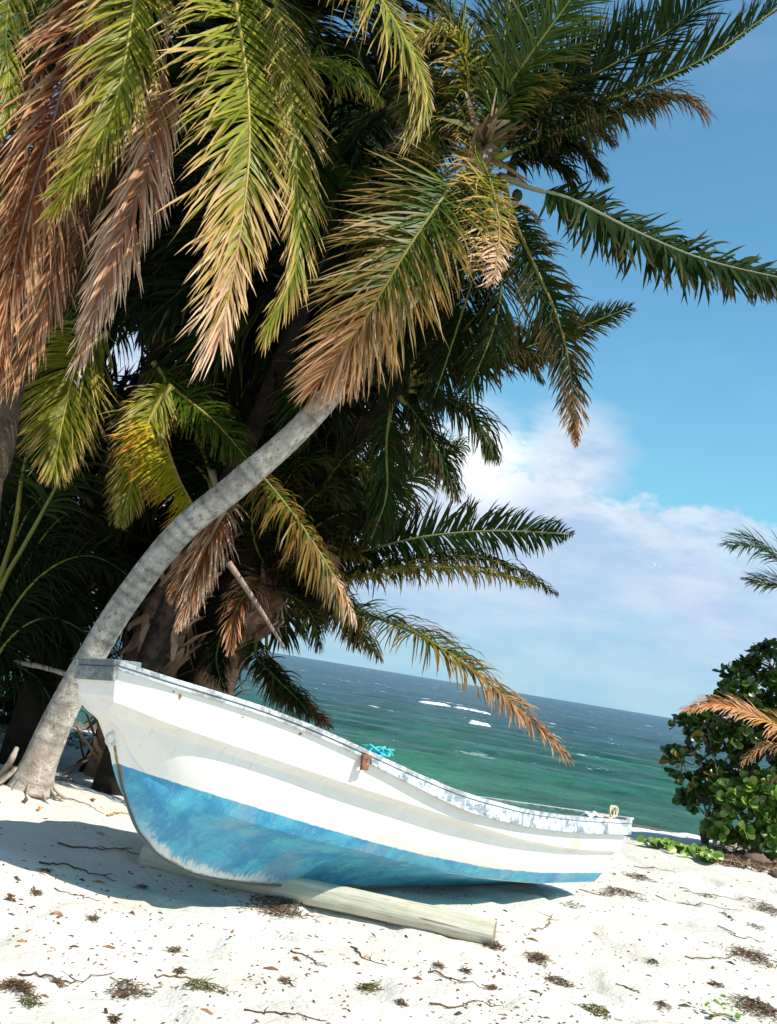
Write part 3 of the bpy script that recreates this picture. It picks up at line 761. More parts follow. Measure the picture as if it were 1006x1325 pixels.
def nuts(parent, P, n, seed, r_=.08):
    g = np.random.default_rng(seed)
    for i in range(n):
        c_ = P+g.normal(0, .085, 3)*[1, .7, .8]
        th, ph = np.meshgrid(np.linspace(0, 2*pi, 14, endpoint=False), np.linspace(0, pi, 9))
        rr = r_*(.85+.15*g.random())*(1+.05*np.cos(3*th))
        V = np.stack([rr*np.sin(ph)*np.cos(th), rr*np.sin(ph)*np.sin(th), rr*1.18*np.cos(ph)], -1).reshape(-1, 3)+c_
        Fc = [(a*14+b_, a*14+(b_+1) % 14, (a+1)*14+(b_+1) % 14, (a+1)*14+b_) for a in range(8) for b_ in range(14)]
        mesh('coconut', V, Fc, FIBRE, parent, col=np.tile(np.array([(.06, .075, .02), (.09, .07, .025), (.06, .04, .02)][i % 3]), (len(V), 1)), world=True)
def fibres(parent, P, n, r_, seed, name='crown_fibre', L=.35, cols=((.30, .18, .10), (.16, .09, .05)), w=.03, dirb=(0, 0, .3)):
    g = np.random.default_rng(seed); mb = MB()
    for i in range(n):
        d_ = unit(g.normal(0, 1, 3)+np.array(dirb)); b_ = P+unit(g.normal(0, 1, 3))*r_*[1, 1, 1.4]*g.random(); l_ = L*g.uniform(.5, 1.3)
        s_ = unit(np.cross(d_, g.normal(0, 1, 3))); ww = w*g.uniform(.5, 1.4)
        q = [b_-s_*ww, b_+s_*ww, b_+d_*l_*.5+s_*ww*.8, b_+d_*l_*.5-s_*ww*.8, b_+d_*l_+[0, 0, -.12*l_]+s_*ww*.2, b_+d_*l_+[0, 0, -.12*l_]-s_*ww*.2]
        mb.add(q, [(0, 1, 2, 3), (3, 2, 4, 5)], cols[i % len(cols)])
    mb.build(name, FIBRE, parent, world=True)

SUNF = (.55, -.75, .25)     # leaf face turned to the light and the camera
# ---- palm A: the leaning palm, crown upper centre
pa = palm(35, 1025, 'tall coconut palm whose pale trunk leans right, rising behind the bow', loc=gz(38, 1022, .14))
tp = [(38, 1024, 8.25, .25), (52, 985, 8.25, .185), (78, 925, 8.25, .162), (118, 850, 8.2, .150), (165, 775, 8.15, .143), (232, 690, 8.05, .140), (310, 625, 7.95, .137), (390, 553, 7.9, .130), (455, 478, 7.9, .125), (530, 380, 7.9, .12), (588, 290, 7.95, .12), (622, 215, 8.0, .14), (632, 190, 8.0, .10)]
trunk(pa, [at(x, y, Y) for x, y, Y, r_ in tp], [t_[3]*.75 for t_ in tp], (.62, .585, .53), 3)
CA = at(628, 200, 8.0)
rb = MB(); gr = np.random.default_rng(8); r0_ = at(36, 1020, 8.25)
for i in range(34):
    a_ = gr.uniform(0, 2*pi); u_ = np.array([math.cos(a_), math.sin(a_)*.8, 0]); l_ = gr.uniform(.06, .22)
    e_ = r0_+u_*(.17+l_); e_[2] = float(ground(e_[0], e_[1]))-.01; q_ = r0_+u_*(.17+l_*.35); q_[2] = float(ground(q_[0], q_[1]))+.035
    st_ = r0_+u_*.13; st_[2] = float(ground(st_[0], st_[1]))+.14
    P, _ = catmull([st_, q_, e_], 8); rb.add(*tube(P, np.linspace(.016, .006, 8), 6), np.array((.42, .35, .28))*gr.uniform(.6, 1.1))
rb.build('roots', FIBRE, pa, world=True)
def FA(*a, **k): return frond(pa, *a, **k)
FA(PX([7.9, 7.5, 7.3], (618, 196), (636, 240), (646, 300), (638, 366)), .62, 'sun', n=60, sides=(1., .35), face=(.4, -.9, .1), bare=.1, tipb=.4, browning=.75, ang=(75, 40), droop=.25, curl=.25)
FA(PX([7.9, 7.3, 7.1, 7.2], (600, 222), (584, 240), (529, 320), (473, 412), (405, 505)), .84, 'grn', n=92, face=(.2, -.95, .3), bare=.1, browning=.72, bpal='brn', tipb=.35, ang=(62, 18), droop=.35, width=.032)
FA(PX([7.9, 7.3, 7.2], (605, 230), (570, 270), (520, 350), (470, 440), (450, 500)), .62, 'grn', n=60, face=(.2, -.95, .3), browning=.5, bpal='brn', tipb=.35, ang=(48, 15), droop=.6)
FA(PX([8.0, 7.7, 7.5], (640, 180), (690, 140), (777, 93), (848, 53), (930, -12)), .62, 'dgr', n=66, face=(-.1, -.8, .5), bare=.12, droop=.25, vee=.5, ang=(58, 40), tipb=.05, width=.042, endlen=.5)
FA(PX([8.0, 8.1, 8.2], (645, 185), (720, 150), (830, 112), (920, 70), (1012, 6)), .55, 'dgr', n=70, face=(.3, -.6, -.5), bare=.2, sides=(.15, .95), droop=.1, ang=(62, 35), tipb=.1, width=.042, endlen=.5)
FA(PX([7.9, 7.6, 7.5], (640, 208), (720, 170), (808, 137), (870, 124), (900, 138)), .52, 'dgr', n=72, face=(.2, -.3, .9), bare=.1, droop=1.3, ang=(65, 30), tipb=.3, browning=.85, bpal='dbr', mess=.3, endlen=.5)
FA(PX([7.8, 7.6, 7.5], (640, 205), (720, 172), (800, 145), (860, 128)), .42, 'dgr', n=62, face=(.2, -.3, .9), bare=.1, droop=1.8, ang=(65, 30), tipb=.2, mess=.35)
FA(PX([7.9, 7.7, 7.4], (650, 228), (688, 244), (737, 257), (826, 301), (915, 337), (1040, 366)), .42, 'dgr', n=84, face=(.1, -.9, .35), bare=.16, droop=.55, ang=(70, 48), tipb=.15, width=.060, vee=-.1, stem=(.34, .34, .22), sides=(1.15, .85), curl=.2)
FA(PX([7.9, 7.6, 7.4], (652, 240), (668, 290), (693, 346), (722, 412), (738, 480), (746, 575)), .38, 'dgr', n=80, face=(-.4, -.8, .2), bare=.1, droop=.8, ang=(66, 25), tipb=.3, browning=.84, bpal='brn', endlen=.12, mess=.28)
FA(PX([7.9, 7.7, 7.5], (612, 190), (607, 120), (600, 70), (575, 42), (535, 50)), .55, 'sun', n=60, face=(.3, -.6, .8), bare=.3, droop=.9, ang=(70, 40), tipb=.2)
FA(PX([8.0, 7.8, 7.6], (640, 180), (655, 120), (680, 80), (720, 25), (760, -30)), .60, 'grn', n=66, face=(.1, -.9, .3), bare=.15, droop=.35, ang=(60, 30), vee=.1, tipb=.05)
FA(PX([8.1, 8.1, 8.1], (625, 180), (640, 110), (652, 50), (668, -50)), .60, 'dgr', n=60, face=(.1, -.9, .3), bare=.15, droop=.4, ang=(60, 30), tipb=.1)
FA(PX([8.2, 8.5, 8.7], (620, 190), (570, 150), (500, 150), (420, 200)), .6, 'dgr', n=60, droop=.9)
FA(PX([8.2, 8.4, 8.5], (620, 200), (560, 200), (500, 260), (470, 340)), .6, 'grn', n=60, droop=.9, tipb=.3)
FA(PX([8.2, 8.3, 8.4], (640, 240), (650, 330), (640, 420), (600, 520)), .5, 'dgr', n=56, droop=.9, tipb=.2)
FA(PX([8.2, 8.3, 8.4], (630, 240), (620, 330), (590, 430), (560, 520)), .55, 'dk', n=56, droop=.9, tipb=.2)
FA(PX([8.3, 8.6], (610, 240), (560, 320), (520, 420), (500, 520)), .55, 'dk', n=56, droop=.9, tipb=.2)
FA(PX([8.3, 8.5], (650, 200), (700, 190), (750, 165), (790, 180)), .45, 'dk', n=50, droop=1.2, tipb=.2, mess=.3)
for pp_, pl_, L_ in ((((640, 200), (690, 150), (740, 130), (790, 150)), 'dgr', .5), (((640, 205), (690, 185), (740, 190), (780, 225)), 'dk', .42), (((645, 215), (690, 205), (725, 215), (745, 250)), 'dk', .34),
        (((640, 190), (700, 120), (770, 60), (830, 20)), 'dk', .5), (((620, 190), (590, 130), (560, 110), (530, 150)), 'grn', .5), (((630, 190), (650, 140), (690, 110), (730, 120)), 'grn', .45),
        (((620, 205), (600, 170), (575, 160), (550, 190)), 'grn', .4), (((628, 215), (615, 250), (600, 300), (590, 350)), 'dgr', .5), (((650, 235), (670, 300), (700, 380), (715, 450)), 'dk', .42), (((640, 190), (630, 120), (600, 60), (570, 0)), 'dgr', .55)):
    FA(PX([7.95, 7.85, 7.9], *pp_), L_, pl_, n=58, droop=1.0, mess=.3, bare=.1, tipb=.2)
# a bare dead petiole pointing down right
V, Fc = tube(catmull(PX(7.8, (655, 262), (680, 268), (700, 288)), 14)[0], np.linspace(.03, .014, 14), 7)
mesh('broken_petiole', V, Fc, FIBRE, pa, col=np.tile((.30, .24, .18), (len(V), 1)), world=True)
nuts(pa, at(668, 236, 7.95), 6, 4, .052); nuts(pa, at(668, 275, 7.8), 1, 6, .058)
fibres(pa, at(622, 190, 7.95), 90, .17, 5, L=.4, cols=((.50, .36, .26), (.30, .19, .12), (.12, .12, .04)))

# ---- palm B: crown above the frame, upper left, fronds hanging into view
BB = at(-60, 960, 7.6); BB[2] = float(ground(BB[0], BB[1]))
pb = palm(0, 0, 'tall coconut palm at left edge, big yellow-green and dead brown fronds hanging from the top', loc=BB)
CB = at(250, -170, 7.0)
trunk(pb, [BB+[0, 0, -.05], BB+[.0, .0, .9], at(-22, 640, 7.6), at(-4, 585, 7.6), at(30, 420, 7.7), at(110, 180, 7.6), CB], [.24, .16, .13, .12, .11, .10, .10], (.16, .11, .075), 8)
def FB(*a, **k): return frond(pb, *a, **k)
FB(PX([7.0, 6.6, 6.4], (240, -170), (290, -60), (314, 60), (323, 167), (318, 250), (303, 350), (284, 440)), .98, 'sun', n=118, face=SUNF, bare=.1, ang=(66, 18), droop=.36, width=.040, tipb=.16, browning=.86, endlen=.45, stem=(.45, .40, .08), sides=(1., .56), mess=.17)
FB(PX([6.9, 6.6, 6.5], (235, -160), (192, -70), (175, 0), (163, 72), (147, 139), (112, 205), (72, 268)), .72, 'sun', n=96, face=(.35, -.9, .15), bare=.1, ang=(50, 12), droop=.5, tipb=.22, endlen=.35, stem=(.42, .38, .08), sides=(1., .8), mess=.2)
FB(PX([6.9, 6.7, 6.6], (270, -170), (400, -100), (455, -50), (500, 10), (536, 74), (553, 129), (542, 172)), .86, 'sun', n=84, face=(.45, -.8, .4), bare=.15, ang=(62, 20), droop=.45, tipb=.22, sides=(1., .28), endlen=.35, stem=(.45, .40, .08), mess=.19)
FB(PX([7.0, 6.8], (300, -150), (350, -20), (376, 120), (384, 240), (384, 340), (345, 430)), .50, 'sun', n=80, face=SUNF, bare=.3, ang=(40, 14), droop=.5, tipb=.3, endlen=.4, mess=.16)
FB(PX([7.3, 7.2], (270, -170), (300, -60), (337, 0), (352, 74), (350, 140)), .6, 'dgr', n=60, face=SUNF)
FB(PX([7.5, 7.2, 7.1], (300, 150), (340, 105), (390, 82), (440, 90), (482, 122)), .52, 'grn', n=60, face=(.2, -.4, .9), bare=.1, ang=(70, 35), droop=1.3, tipb=.1, stem=(.4, .36, .08))
# dead brown
FB(PX([7.0, 6.8, 6.7], (200, -150), (120, 0), (86, 100), (60, 190), (34, 280), (10, 390), (2, 470)), .74, 'brn', n=92, face=(.4, -.9, .1), bare=.15, ang=(38, 10), droop=.7, tipb=.4, stem=(.30, .2, .14), mess=.2, endlen=.5)
FB(PX([7.1, 6.9], (220, -130), (215, 60), (190, 215), (165, 285), (132, 375), (106, 455)), .55, 'pnk', n=84, face=(.4, -.9, .1), bare=.4, ang=(34, 10), droop=.7, tipb=.4, stem=(.30, .2, .14), mess=.2, endlen=.5)
FB(PX([7.1, 6.9], (150, -60), (110, 80), (90, 220), (70, 340), (40, 440), (22, 485)), .55, 'brn', n=84, face=(.4, -.9, .1), bare=.3, ang=(34, 10), droop=.7, tipb=.5, stem=(.30, .2, .14), mess=.2, endlen=.5)
FB(PX([7.2, 7.1], (130, -60), (60, 60), (20, 180), (-10, 320), (-30, 430)), .6, 'brn', n=70, face=(.4, -.9, .1), bare=.3, ang=(34, 10), droop=.7, tipb=.4, mess=.2)
FB(PX([7.2, 7.0], (200, -60), (190, 60), (160, 160), (120, 300), (90, 390)), .5, 'dbr', n=70, face=(.4, -.9, .1), bare=.3, ang=(34, 10), droop=.7, tipb=.3, mess=.2)
FB(PX([6.8, 6.6], (100, -160), (30, -60), (8, 30), (12, 110), (2, 175)), .45, 'sun', n=60, face=SUNF, bare=.2, ang=(50, 15), droop=.6, tipb=.2, sides=(.7, .7))
FB(PX([7.0, 6.9], (200, -170), (120, -90), (70, -20), (40, 50), (34, 90)), .4, 'grn', n=60, face=SUNF, bare=.2, ang=(50, 15), droop=.6)
for k_ in range(9):
    a = k_*.7+.3; d_ = np.array([math.cos(a), math.sin(a)*.7, .35])
    FB([CB, CB+d_*.8+[0, 0, .5], CB+d_*1.7+[0, 0, .5], CB+d_*2.6+[0, 0, -.1]], .8, 'grn' if k_ % 2 else 'sun', n=50)

# ---- palm C: stout old palm whose base is wrapped in brown leaf boots, behind the bow
BC = at(165, 948, 10.0); BC[2] = float(ground(BC[0], BC[1]))
pc = palm(0, 0, 'stout palm wrapped in ragged brown leaf bases just behind the bow', loc=BC)
Yc = BC[1]
def boots(parent, P, rads, n, seed, L=.34, cols=((.42, .26, .15), (.26, .15, .09), (.56, .38, .25)), w=.055):
    C_, LL = catmull(np.c_[np.array(P), rads], 60); T = unit(np.gradient(C_[:, :3], axis=0)); g = np.random.default_rng(seed); mb = MB()
    for i in range(n):
        q = g.uniform(.02, .95); k_ = int(q*59); c_ = C_[k_, :3]; t_ = T[k_]
        a = unit(np.cross(t_, g.normal(0, 1, 3))); s_ = np.cross(t_, a); r_ = C_[k_, 3]; l_ = L*g.uniform(.5, 1.3); ww = w*g.uniform(.6, 1.3)
        sg = 1 if g.random() < .6 else -1; rows_ = []
        for f_, o_, wf in ((0, .85, 1.), (.35, 1.15, .9), (.7, 1.3+.3*g.random(), .65), (1, 1.4+.9*g.random(), .3)):
            m_ = c_+a*r_*o_+t_*l_*f_*sg; rows_ += [m_-s_*ww*wf, m_+a*ww*.35*wf, m_+s_*ww*wf]
        mb.add(rows_, [(r*3+j, r*3+j+1, r*3+j+4, r*3+j+3) for r in range(3) for j in range(2)], np.array(cols[i % len(cols)])*g.uniform(.6, 1.2))
    mb.build('leaf_bases', FIBRE, parent, world=True)
tpts = [BC+[0, 0, -.1], at(182, 900, Yc), at(200, 850, Yc), at(222, 790, Yc-.1), at(252, 730, Yc-.1), at(280, 680, Yc-.1)]
trr = [.34, .30, .27, .24, .2, .16]
trunk(pc, tpts, trr, (.26, .17, .11), 12)
boots(pc, tpts, trr, 210, 3)
CC_ = at(290, 660, Yc-.1)
def FC(*a, **k): return frond(pc, *a, **k)
FC(PX([9.0, 8.6, 8.5], (275, 610), (284, 650), (276, 685), (256, 745), (232, 806)), .42, 'pnk', n=70, face=(.3, -.9, .2), bare=.1, ang=(42, 10), droop=.9, tipb=.3, stem=(.4, .3, .2), mess=.25)
FC(PX([8.6, 8.5], (290, 660), (270, 700), (246, 740), (226, 770)), .35, 'brn', n=60, face=(.3, -.9, .2), bare=.1, ang=(42, 10), droop=.9, tipb=.3, stem=(.4, .3, .2), mess=.25)
FC(PX([8.9, 8.2, 8.0], (310, 590), (344, 622), (391, 681), (430, 742), (460, 800)), .50, 'grn', n=74, face=(.2, -.7, .6), bare=.1, ang=(60, 25), droop=1.6, tipb=.6, browning=.8, bpal='pnk', stem=(.24, .30, .06), mess=.3, sides=(1, .45))
FC(PX([8.9, 8.4], (200, 470), (213, 499), (184, 544), (167, 612), (150, 668)), .46, 'grn', n=80, face=SUNF, bare=.02, ang=(48, 18), droop=.6, tipb=.15, stem=(.4, .36, .08))
FC(PX([8.6, 8.3], (222, 500), (205, 520), (182, 570), (170, 625), (158, 672)), .40, 'sun', n=70, face=SUNF, bare=.02, ang=(52, 18), droop=.6, tipb=.15, stem=(.4, .36, .08))
FC(PX([8.9, 8.5], (200, 480), (231, 508), (281, 549), (325, 600)), .44, 'grn', n=70, face=(.2, -.8, .5), bare=.02, ang=(60, 25), droop=.9, tipb=.08, stem=(.4, .30, .08))
FC(PX([8.7, 8.4], (200, 520), (213, 567), (231, 617), (253, 658)), .66, 'yel', n=54, face=SUNF, bare=.02, ang=(60, 55), droop=.12, tipb=.14, sides=(1, .0), mess=.08, endlen=.9, stem=(.5, .25, .12))
FC(PX([8.9, 8.5], (140, 430), (110, 455), (95, 485), (80, 550), (70, 610)), .62, 'sun', n=84, face=(.3, -.9, .3), bare=.02, ang=(58, 16), droop=.4, tipb=.18, stem=(.45, .40, .08))
FC(PX([9.2, 9.0], (150, 400), (60, 430), (20, 480), (-10, 540)), .6, 'grn', n=70, face=(.3, -.9, .3), ang=(58, 16), droop=.6, tipb=.1)
for j, (pp_, pl) in enumerate([(((290, 650), (330, 560), (420, 520), (500, 560)), 'dgr'), (((290, 650), (300, 540), (370, 440), (470, 440)), 'dgr'), (((285, 650), (240, 540), (160, 520), (90, 600)), 'dk'),
        (((290, 655), (340, 600), (420, 600), (480, 660)), 'dgr'), (((285, 650), (250, 600), (190, 600), (120, 680)), 'dk'), (((295, 660), (360, 640), (410, 680), (430, 750)), 'dk')]):
    FC(PX([9.2, 9.6, 9.6], *pp_), .55, pl, n=56, droop=.8)

# ---- palm D: short palm leaning right, low crown with fronds over the sea
BD = at(250, 930, 10.2); BD[2] = float(ground(BD[0], BD[1]))
pd = palm(0, 0, 'short brown-trunked coconut palm leaning right, its fronds reaching out over the sea', loc=BD)
Yd = BD[1]
dp = [BD+[0, 0, -.1], at(285, 865, Yd), at(312, 828, Yd), at(338, 790, Yd-.1), at(358, 755, Yd-.1)]
trunk(pd, dp, [.24, .2, .17, .16, .15], (.52, .33, .22), 15)
boots(pd, dp[2:], [.17, .16, .15], 40, 9, .25, ((.55, .36, .24), (.30, .18, .11)))
boots(pd, dp, [.24, .2, .17, .16, .15], 46, 19, .3, ((.30, .18, .11), (.16, .10, .07)))
def FD(*a, **k): return frond(pd, *a, **k)
FD(PX([Yd-.1, 9.2, 8.9], (360, 750), (400, 730), (437, 722), (540, 696), (634, 687), (718, 690), (742, 692)), .42, 'dgr', n=96, face=(.0, -.9, .3), bare=.22, ang=(68, 52), droop=.55, tipb=.1, vee=.15, stem=(.28, .28, .10), width=.04, endlen=.12)
FD(PX([Yd-.1, 9.0, 8.6], (365, 760), (437, 744), (540, 722), (620, 722), (676, 740), (716, 766)), .38, 'dgr', n=96, face=(.1, -.4, .85), bare=.15, ang=(65, 35), droop=1.7, tipb=.35, stem=(.3, .30, .08), mess=.32)
FD(PX([Yd-.1, 8.9, 8.6], (365, 762), (437, 750), (540, 735), (620, 738), (690, 755)), .34, 'grn', n=80, face=(.1, -.4, .85), bare=.15, ang=(65, 35), droop=1.9, tipb=.5, mess=.34)
FD(PX([Yd-.1, 8.5, 8.0], (365, 775), (430, 780), (489, 800), (545, 823), (610, 866), (666, 912), (730, 975)), .40, 'grn', n=104, face=(.15, -.6, .8), bare=.22, ang=(65, 22), droop=1.0, tipb=.3, browning=.72, bpal='brn', stem=(.22, .30, .06), mess=.28, endlen=.35)
FD(PX([Yd, 9.8, 9.6], (360, 745), (430, 700), (502, 640), (555, 598), (600, 575)), .52, 'grn', n=76, face=(.2, -.8, .3), bare=.2, ang=(60, 35), droop=1.3, stem=(.30, .36, .10))
FD(PX([Yd, 9.4], (355, 775), (345, 830), (356, 888), (395, 915), (426, 940)), .30, 'dbr', n=64, face=(.2, -.6, .7), bare=.35, ang=(50, 20), droop=.6, tipb=.3, mess=.3)
FD(PX([Yd, 9.2], (350, 780), (330, 840), (350, 870), (385, 905), (400, 925)), .34, 'dgr', n=64, face=(.2, -.6, .7), bare=.25, ang=(60, 30), droop=1.2, tipb=.3, mess=.3)
FD(PX([Yd-.1, 9.2], (365, 770), (400, 765), (440, 785), (462, 835)), .4, 'dgr', n=60, face=(.2, -.6, .7), bare=.15, ang=(60, 30), droop=1.6, tipb=.4, mess=.3)
FD(PX([Yd-.1, 9.0], (365, 768), (410, 780), (450, 800), (490, 850)), .36, 'grn', n=60, face=(.2, -.6, .7), bare=.15, ang=(60, 30), droop=1.6, tipb=.6, mess=.3)
FD(PX([Yd-.1, 9.2], (362, 760), (390, 720), (430, 700), (460, 720)), .42, 'grn', n=60, face=(.2, -.6, .7), bare=.15, ang=(60, 30), droop=1.4, tipb=.5, mess=.3)
FD(PX([Yd, 9.6], (355, 770), (300, 800), (280, 850), (290, 890)), .36, 'dk', n=50, droop=1.2, mess=.3)
FD(PX([Yd, 9.9], (355, 765), (350, 690), (400, 620), (470, 600)), .5, 'dgr', n=60, droop=1.)
FD(PX([Yd, 9.9], (355, 765), (410, 680), (480, 620), (540, 560)), .5, 'dgr', n=60, droop=1.)
FD(PX([Yd, 9.8], (355, 765), (400, 700), (470, 670), (530, 690)), .45, 'dk', n=60, droop=1.2)
for pp_, pl_, L_ in ((((358, 755), (372, 690), (410, 640), (450, 650)), 'dgr', .5), (((358, 755), (350, 680), (380, 610), (430, 590)), 'dgr', .55), (((358, 757), (390, 700), (440, 665), (490, 675)), 'dk', .5),
        (((358, 755), (330, 700), (330, 640), (360, 600)), 'dk', .5), (((360, 760), (400, 735), (430, 750), (445, 800)), 'grn', .42), (((360, 762), (385, 775), (405, 800), (412, 835)), 'dgr', .4), (((356, 760), (330, 760), (305, 790), (298, 840)), 'brn', .34),
        (((360, 752), (400, 660), (460, 580), (530, 560)), 'dgr', .55), (((360, 758), (395, 720), (420, 720), (440, 770)), 'pnk', .34)):
    FD(PX([Yd-.1, 9.1, 9.0], *pp_), L_, pl_, n=56, droop=1.2, mess=.3, bare=.1, tipb=.35)
V, Fc = tube(catmull(PX(8.2, (296, 728), (330, 778), (368, 838)), 16)[0], np.linspace(.028, .012, 16), 7)
mesh('dead_petiole', V, Fc, FIBRE, pd, col=np.tile((.34, .24, .18), (len(V), 1)), world=True)

# small seedling palm near the bow
BS = gz(262, 900, .10); BS = at(262, 905, BS[1]); BS[2] = float(ground(BS[0], BS[1]))
ps = palm(0, 0, 'small bright green palm seedling sprouting behind the boat near the bow', loc=BS, cat='seedling', name='palm_seedling')
frond(ps, [BS, at(256, 895, BS[1]), at(240, 862, BS[1]-.1), at(222, 856, BS[1]-.2)], .22, 'yel', n=26, droop=.3, bare=.3, rad=.008)
frond(ps, [BS, at(264, 890, BS[1]), at(256, 858, BS[1]), at(238, 842, BS[1])], .22, 'sun', n=26, droop=.3, bare=.3, rad=.008)
frond(ps, [BS, at(268, 885, BS[1]), at(270, 850, BS[1]), at(262, 822, BS[1])], .20, 'red', n=26, droop=.3, bare=.3, rad=.008, ang=(35, 15))

# ---- palm E: young palm off the left edge, only stout green stems in view
BE = at(-40, 905, 9.2); BE[2] = float(ground(BE[0], BE[1]))
pe = palm(0, 0, 'young palm at far left with long olive leaf stems rising from the edge', loc=BE)
trunk(pe, [BE+[0, 0, -.1], BE+[0, 0, .35], BE+[.02, 0, .6]], [.2, .16, .12], (.30, .22, .16), 21)
E0 = BE+[.02, 0, .5]
frond(pe, [E0]+PX([9.2, 9.0], (-6, 770), (18, 690), (32, 600), (60, 500), (20, 430)), .6, 'dgr', n=50, bare=.55, rad=.03, stem=(.22, .20, .04))
frond(pe, [E0]+PX([9.2, 8.9], (-2, 770), (35, 700), (72, 632), (120, 540), (190, 520)), .6, 'dgr', n=50, bare=.55, rad=.026, stem=(.22, .22, .05))
frond(pe, [E0]+PX([9.3, 9.3], (10, 800), (60, 740), (120, 720), (190, 760)), .5, 'dk', n=50, bare=.3)
frond(pe, [E0]+PX([9.3, 9.3], (10, 830), (60, 800), (110, 820), (150, 870)), .5, 'dk', n=50, bare=.3)

for pp_ in (((0, 820), (30, 740), (80, 700), (130, 720)), ((0, 820), (20, 700), (60, 640), (120, 640)), ((0, 830), (50, 770), (100, 770), (140, 820)), ((-10, 820), (0, 720), (20, 650), (60, 660)), ((0, 830), (40, 820), (80, 840), (110, 880)), ((0, 800), (60, 690), (110, 660), (170, 690)), ((-20, 830), (20, 860), (50, 880), (70, 915)), ((-20, 800), (-10, 720), (40, 700), (70, 760))):
    frond(pe, [E0]+PX([9.4, 9.5], *pp_), .52, 'dk', n=50, bare=.2, droop=.9, mess=.25)
# ---- filler palms behind: dense crowns, leaves and bark coloured dark for grove shade
POLY = [(-500, -900), (600, -900), (640, -60), (610, 60), (600, 150), (575, 300), (585, 420), (585, 530), (545, 600), (500, 660), (440, 715), (425, 800), (350, 845), (200, 850), (0, 865), (-500, 865)]
def inside(x, y):
    c = False; n = len(POLY)
    for i in range(n):
        x1, y1 = POLY[i]; x2, y2 = POLY[(i+1) % n]
        if (y1 > y) != (y2 > y) and x < (x2-x1)*(y-y1)/(y2-y1)+x1: c = not c
    return c
def back_palm(cx, cy, Y, n, seed, label, pals=('dk', 'dk', 'dgr'), Lr=(2.0, 3.0), lean=(.6, 0), ymin=-.25):
    g = np.random.default_rng(seed); C0 = at(cx, cy, Y)
    B0 = np.array([C0[0]-lean[0], Y+lean[1]+.2, 0.]); B0[2] = float(ground(B0[0], B0[1]))
    o = palm(0, 0, label, 'background palms of the grove', loc=B0)
    trunk(o, [B0+[0, 0, -.1], B0*.66+C0*.34+[-.1, 0, 0], B0*.3+C0*.7, C0], [.15, .10, .09, .09], (.032, .024, .018), seed, step=.05, k=14)  # near-black bark colour stands in for shade among the crowns
    made = 0; tries = 0
    while made < n and tries < n*30:
        tries += 1
        phi = g.uniform(0, 2*pi); e0 = g.uniform(-.5, 1.2); L_ = g.uniform(*Lr)
        d_ = np.array([math.cos(phi)*math.cos(e0), math.sin(phi)*math.cos(e0), math.sin(e0)])
        if d_[1] < ymin: continue
        P = [C0]; dd = d_.copy()
        for k_ in range(6):
            P.append(P[-1]+dd*L_/6); dd = unit(dd+np.array([0, 0, -.30-.1*g.random()]))
        if P[-1][2] < .5: continue
        if not all(inside(*proj(p)) for p in P[1:]): continue
        frond(o, P, g.uniform(.6, .85), pals[made % len(pals)], n=52, K=4, droop=g.uniform(.6, 1.2), width=.05, mess=.2, tipb=.12, stem=(.06, .07, .02), bare=.1)
        made += 1
    return o
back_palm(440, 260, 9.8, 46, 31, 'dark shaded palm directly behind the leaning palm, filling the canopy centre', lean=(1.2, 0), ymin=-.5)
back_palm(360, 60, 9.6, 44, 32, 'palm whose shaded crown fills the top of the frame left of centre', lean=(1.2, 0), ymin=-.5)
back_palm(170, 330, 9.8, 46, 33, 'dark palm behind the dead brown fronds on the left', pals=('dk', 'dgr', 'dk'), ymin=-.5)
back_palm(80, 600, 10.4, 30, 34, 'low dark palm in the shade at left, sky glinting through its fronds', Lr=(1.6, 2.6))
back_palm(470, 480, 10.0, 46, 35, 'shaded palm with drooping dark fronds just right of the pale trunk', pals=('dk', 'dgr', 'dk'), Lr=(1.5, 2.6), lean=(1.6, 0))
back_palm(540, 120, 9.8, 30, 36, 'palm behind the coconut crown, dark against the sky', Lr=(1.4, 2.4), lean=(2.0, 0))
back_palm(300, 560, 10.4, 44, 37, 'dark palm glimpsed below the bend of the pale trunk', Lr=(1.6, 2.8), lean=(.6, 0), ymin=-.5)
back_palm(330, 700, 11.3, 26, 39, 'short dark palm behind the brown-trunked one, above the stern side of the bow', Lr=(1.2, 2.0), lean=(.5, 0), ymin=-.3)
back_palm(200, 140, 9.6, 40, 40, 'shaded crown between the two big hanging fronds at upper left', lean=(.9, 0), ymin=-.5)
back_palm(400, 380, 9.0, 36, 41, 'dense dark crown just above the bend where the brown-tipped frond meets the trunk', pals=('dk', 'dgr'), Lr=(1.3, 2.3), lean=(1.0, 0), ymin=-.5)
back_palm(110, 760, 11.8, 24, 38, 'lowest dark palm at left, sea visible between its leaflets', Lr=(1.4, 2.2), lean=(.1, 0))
# frond sprays that break the right-hand edge of the grove
pq = palm(0, 0, 'palm half hidden behind the leaning palm, its fronds poking out right against blue sky', 'background palms of the grove', loc=[at(225, 880, 11.2)[0], 11.2, 0])
Q0 = at(520, 500, 8.9); b0 = np.array(pq.location)
trunk(pq, [b0+[0, 0, -.1], b0*.6+Q0*.4+[-.55, .1, 0], Q0], [.13, .085, .08], (.035, .026, .02), 44, step=.05, k=14)  # trunk coloured dark to paint in the shade inside the grove
def FQ(*a, **k): return frond(pq, *a, **k)
FQ(PX([8.9, 8.6], (520, 500), (600, 480), (657, 459), (733, 431), (815, 398)), .34, 'dgr', n=84, face=(.1, -.9, .35), bare=.2, ang=(66, 35), droop=.4, tipb=.3, mess=.25)
FQ(PX([8.9, 8.5], (520, 500), (560, 480), (604, 468), (657, 458), (712, 462)), .42, 'dgr', n=72, face=(.1, -.4, .85), bare=.1, ang=(66, 35), droop=1.6, tipb=.3, mess=.3)
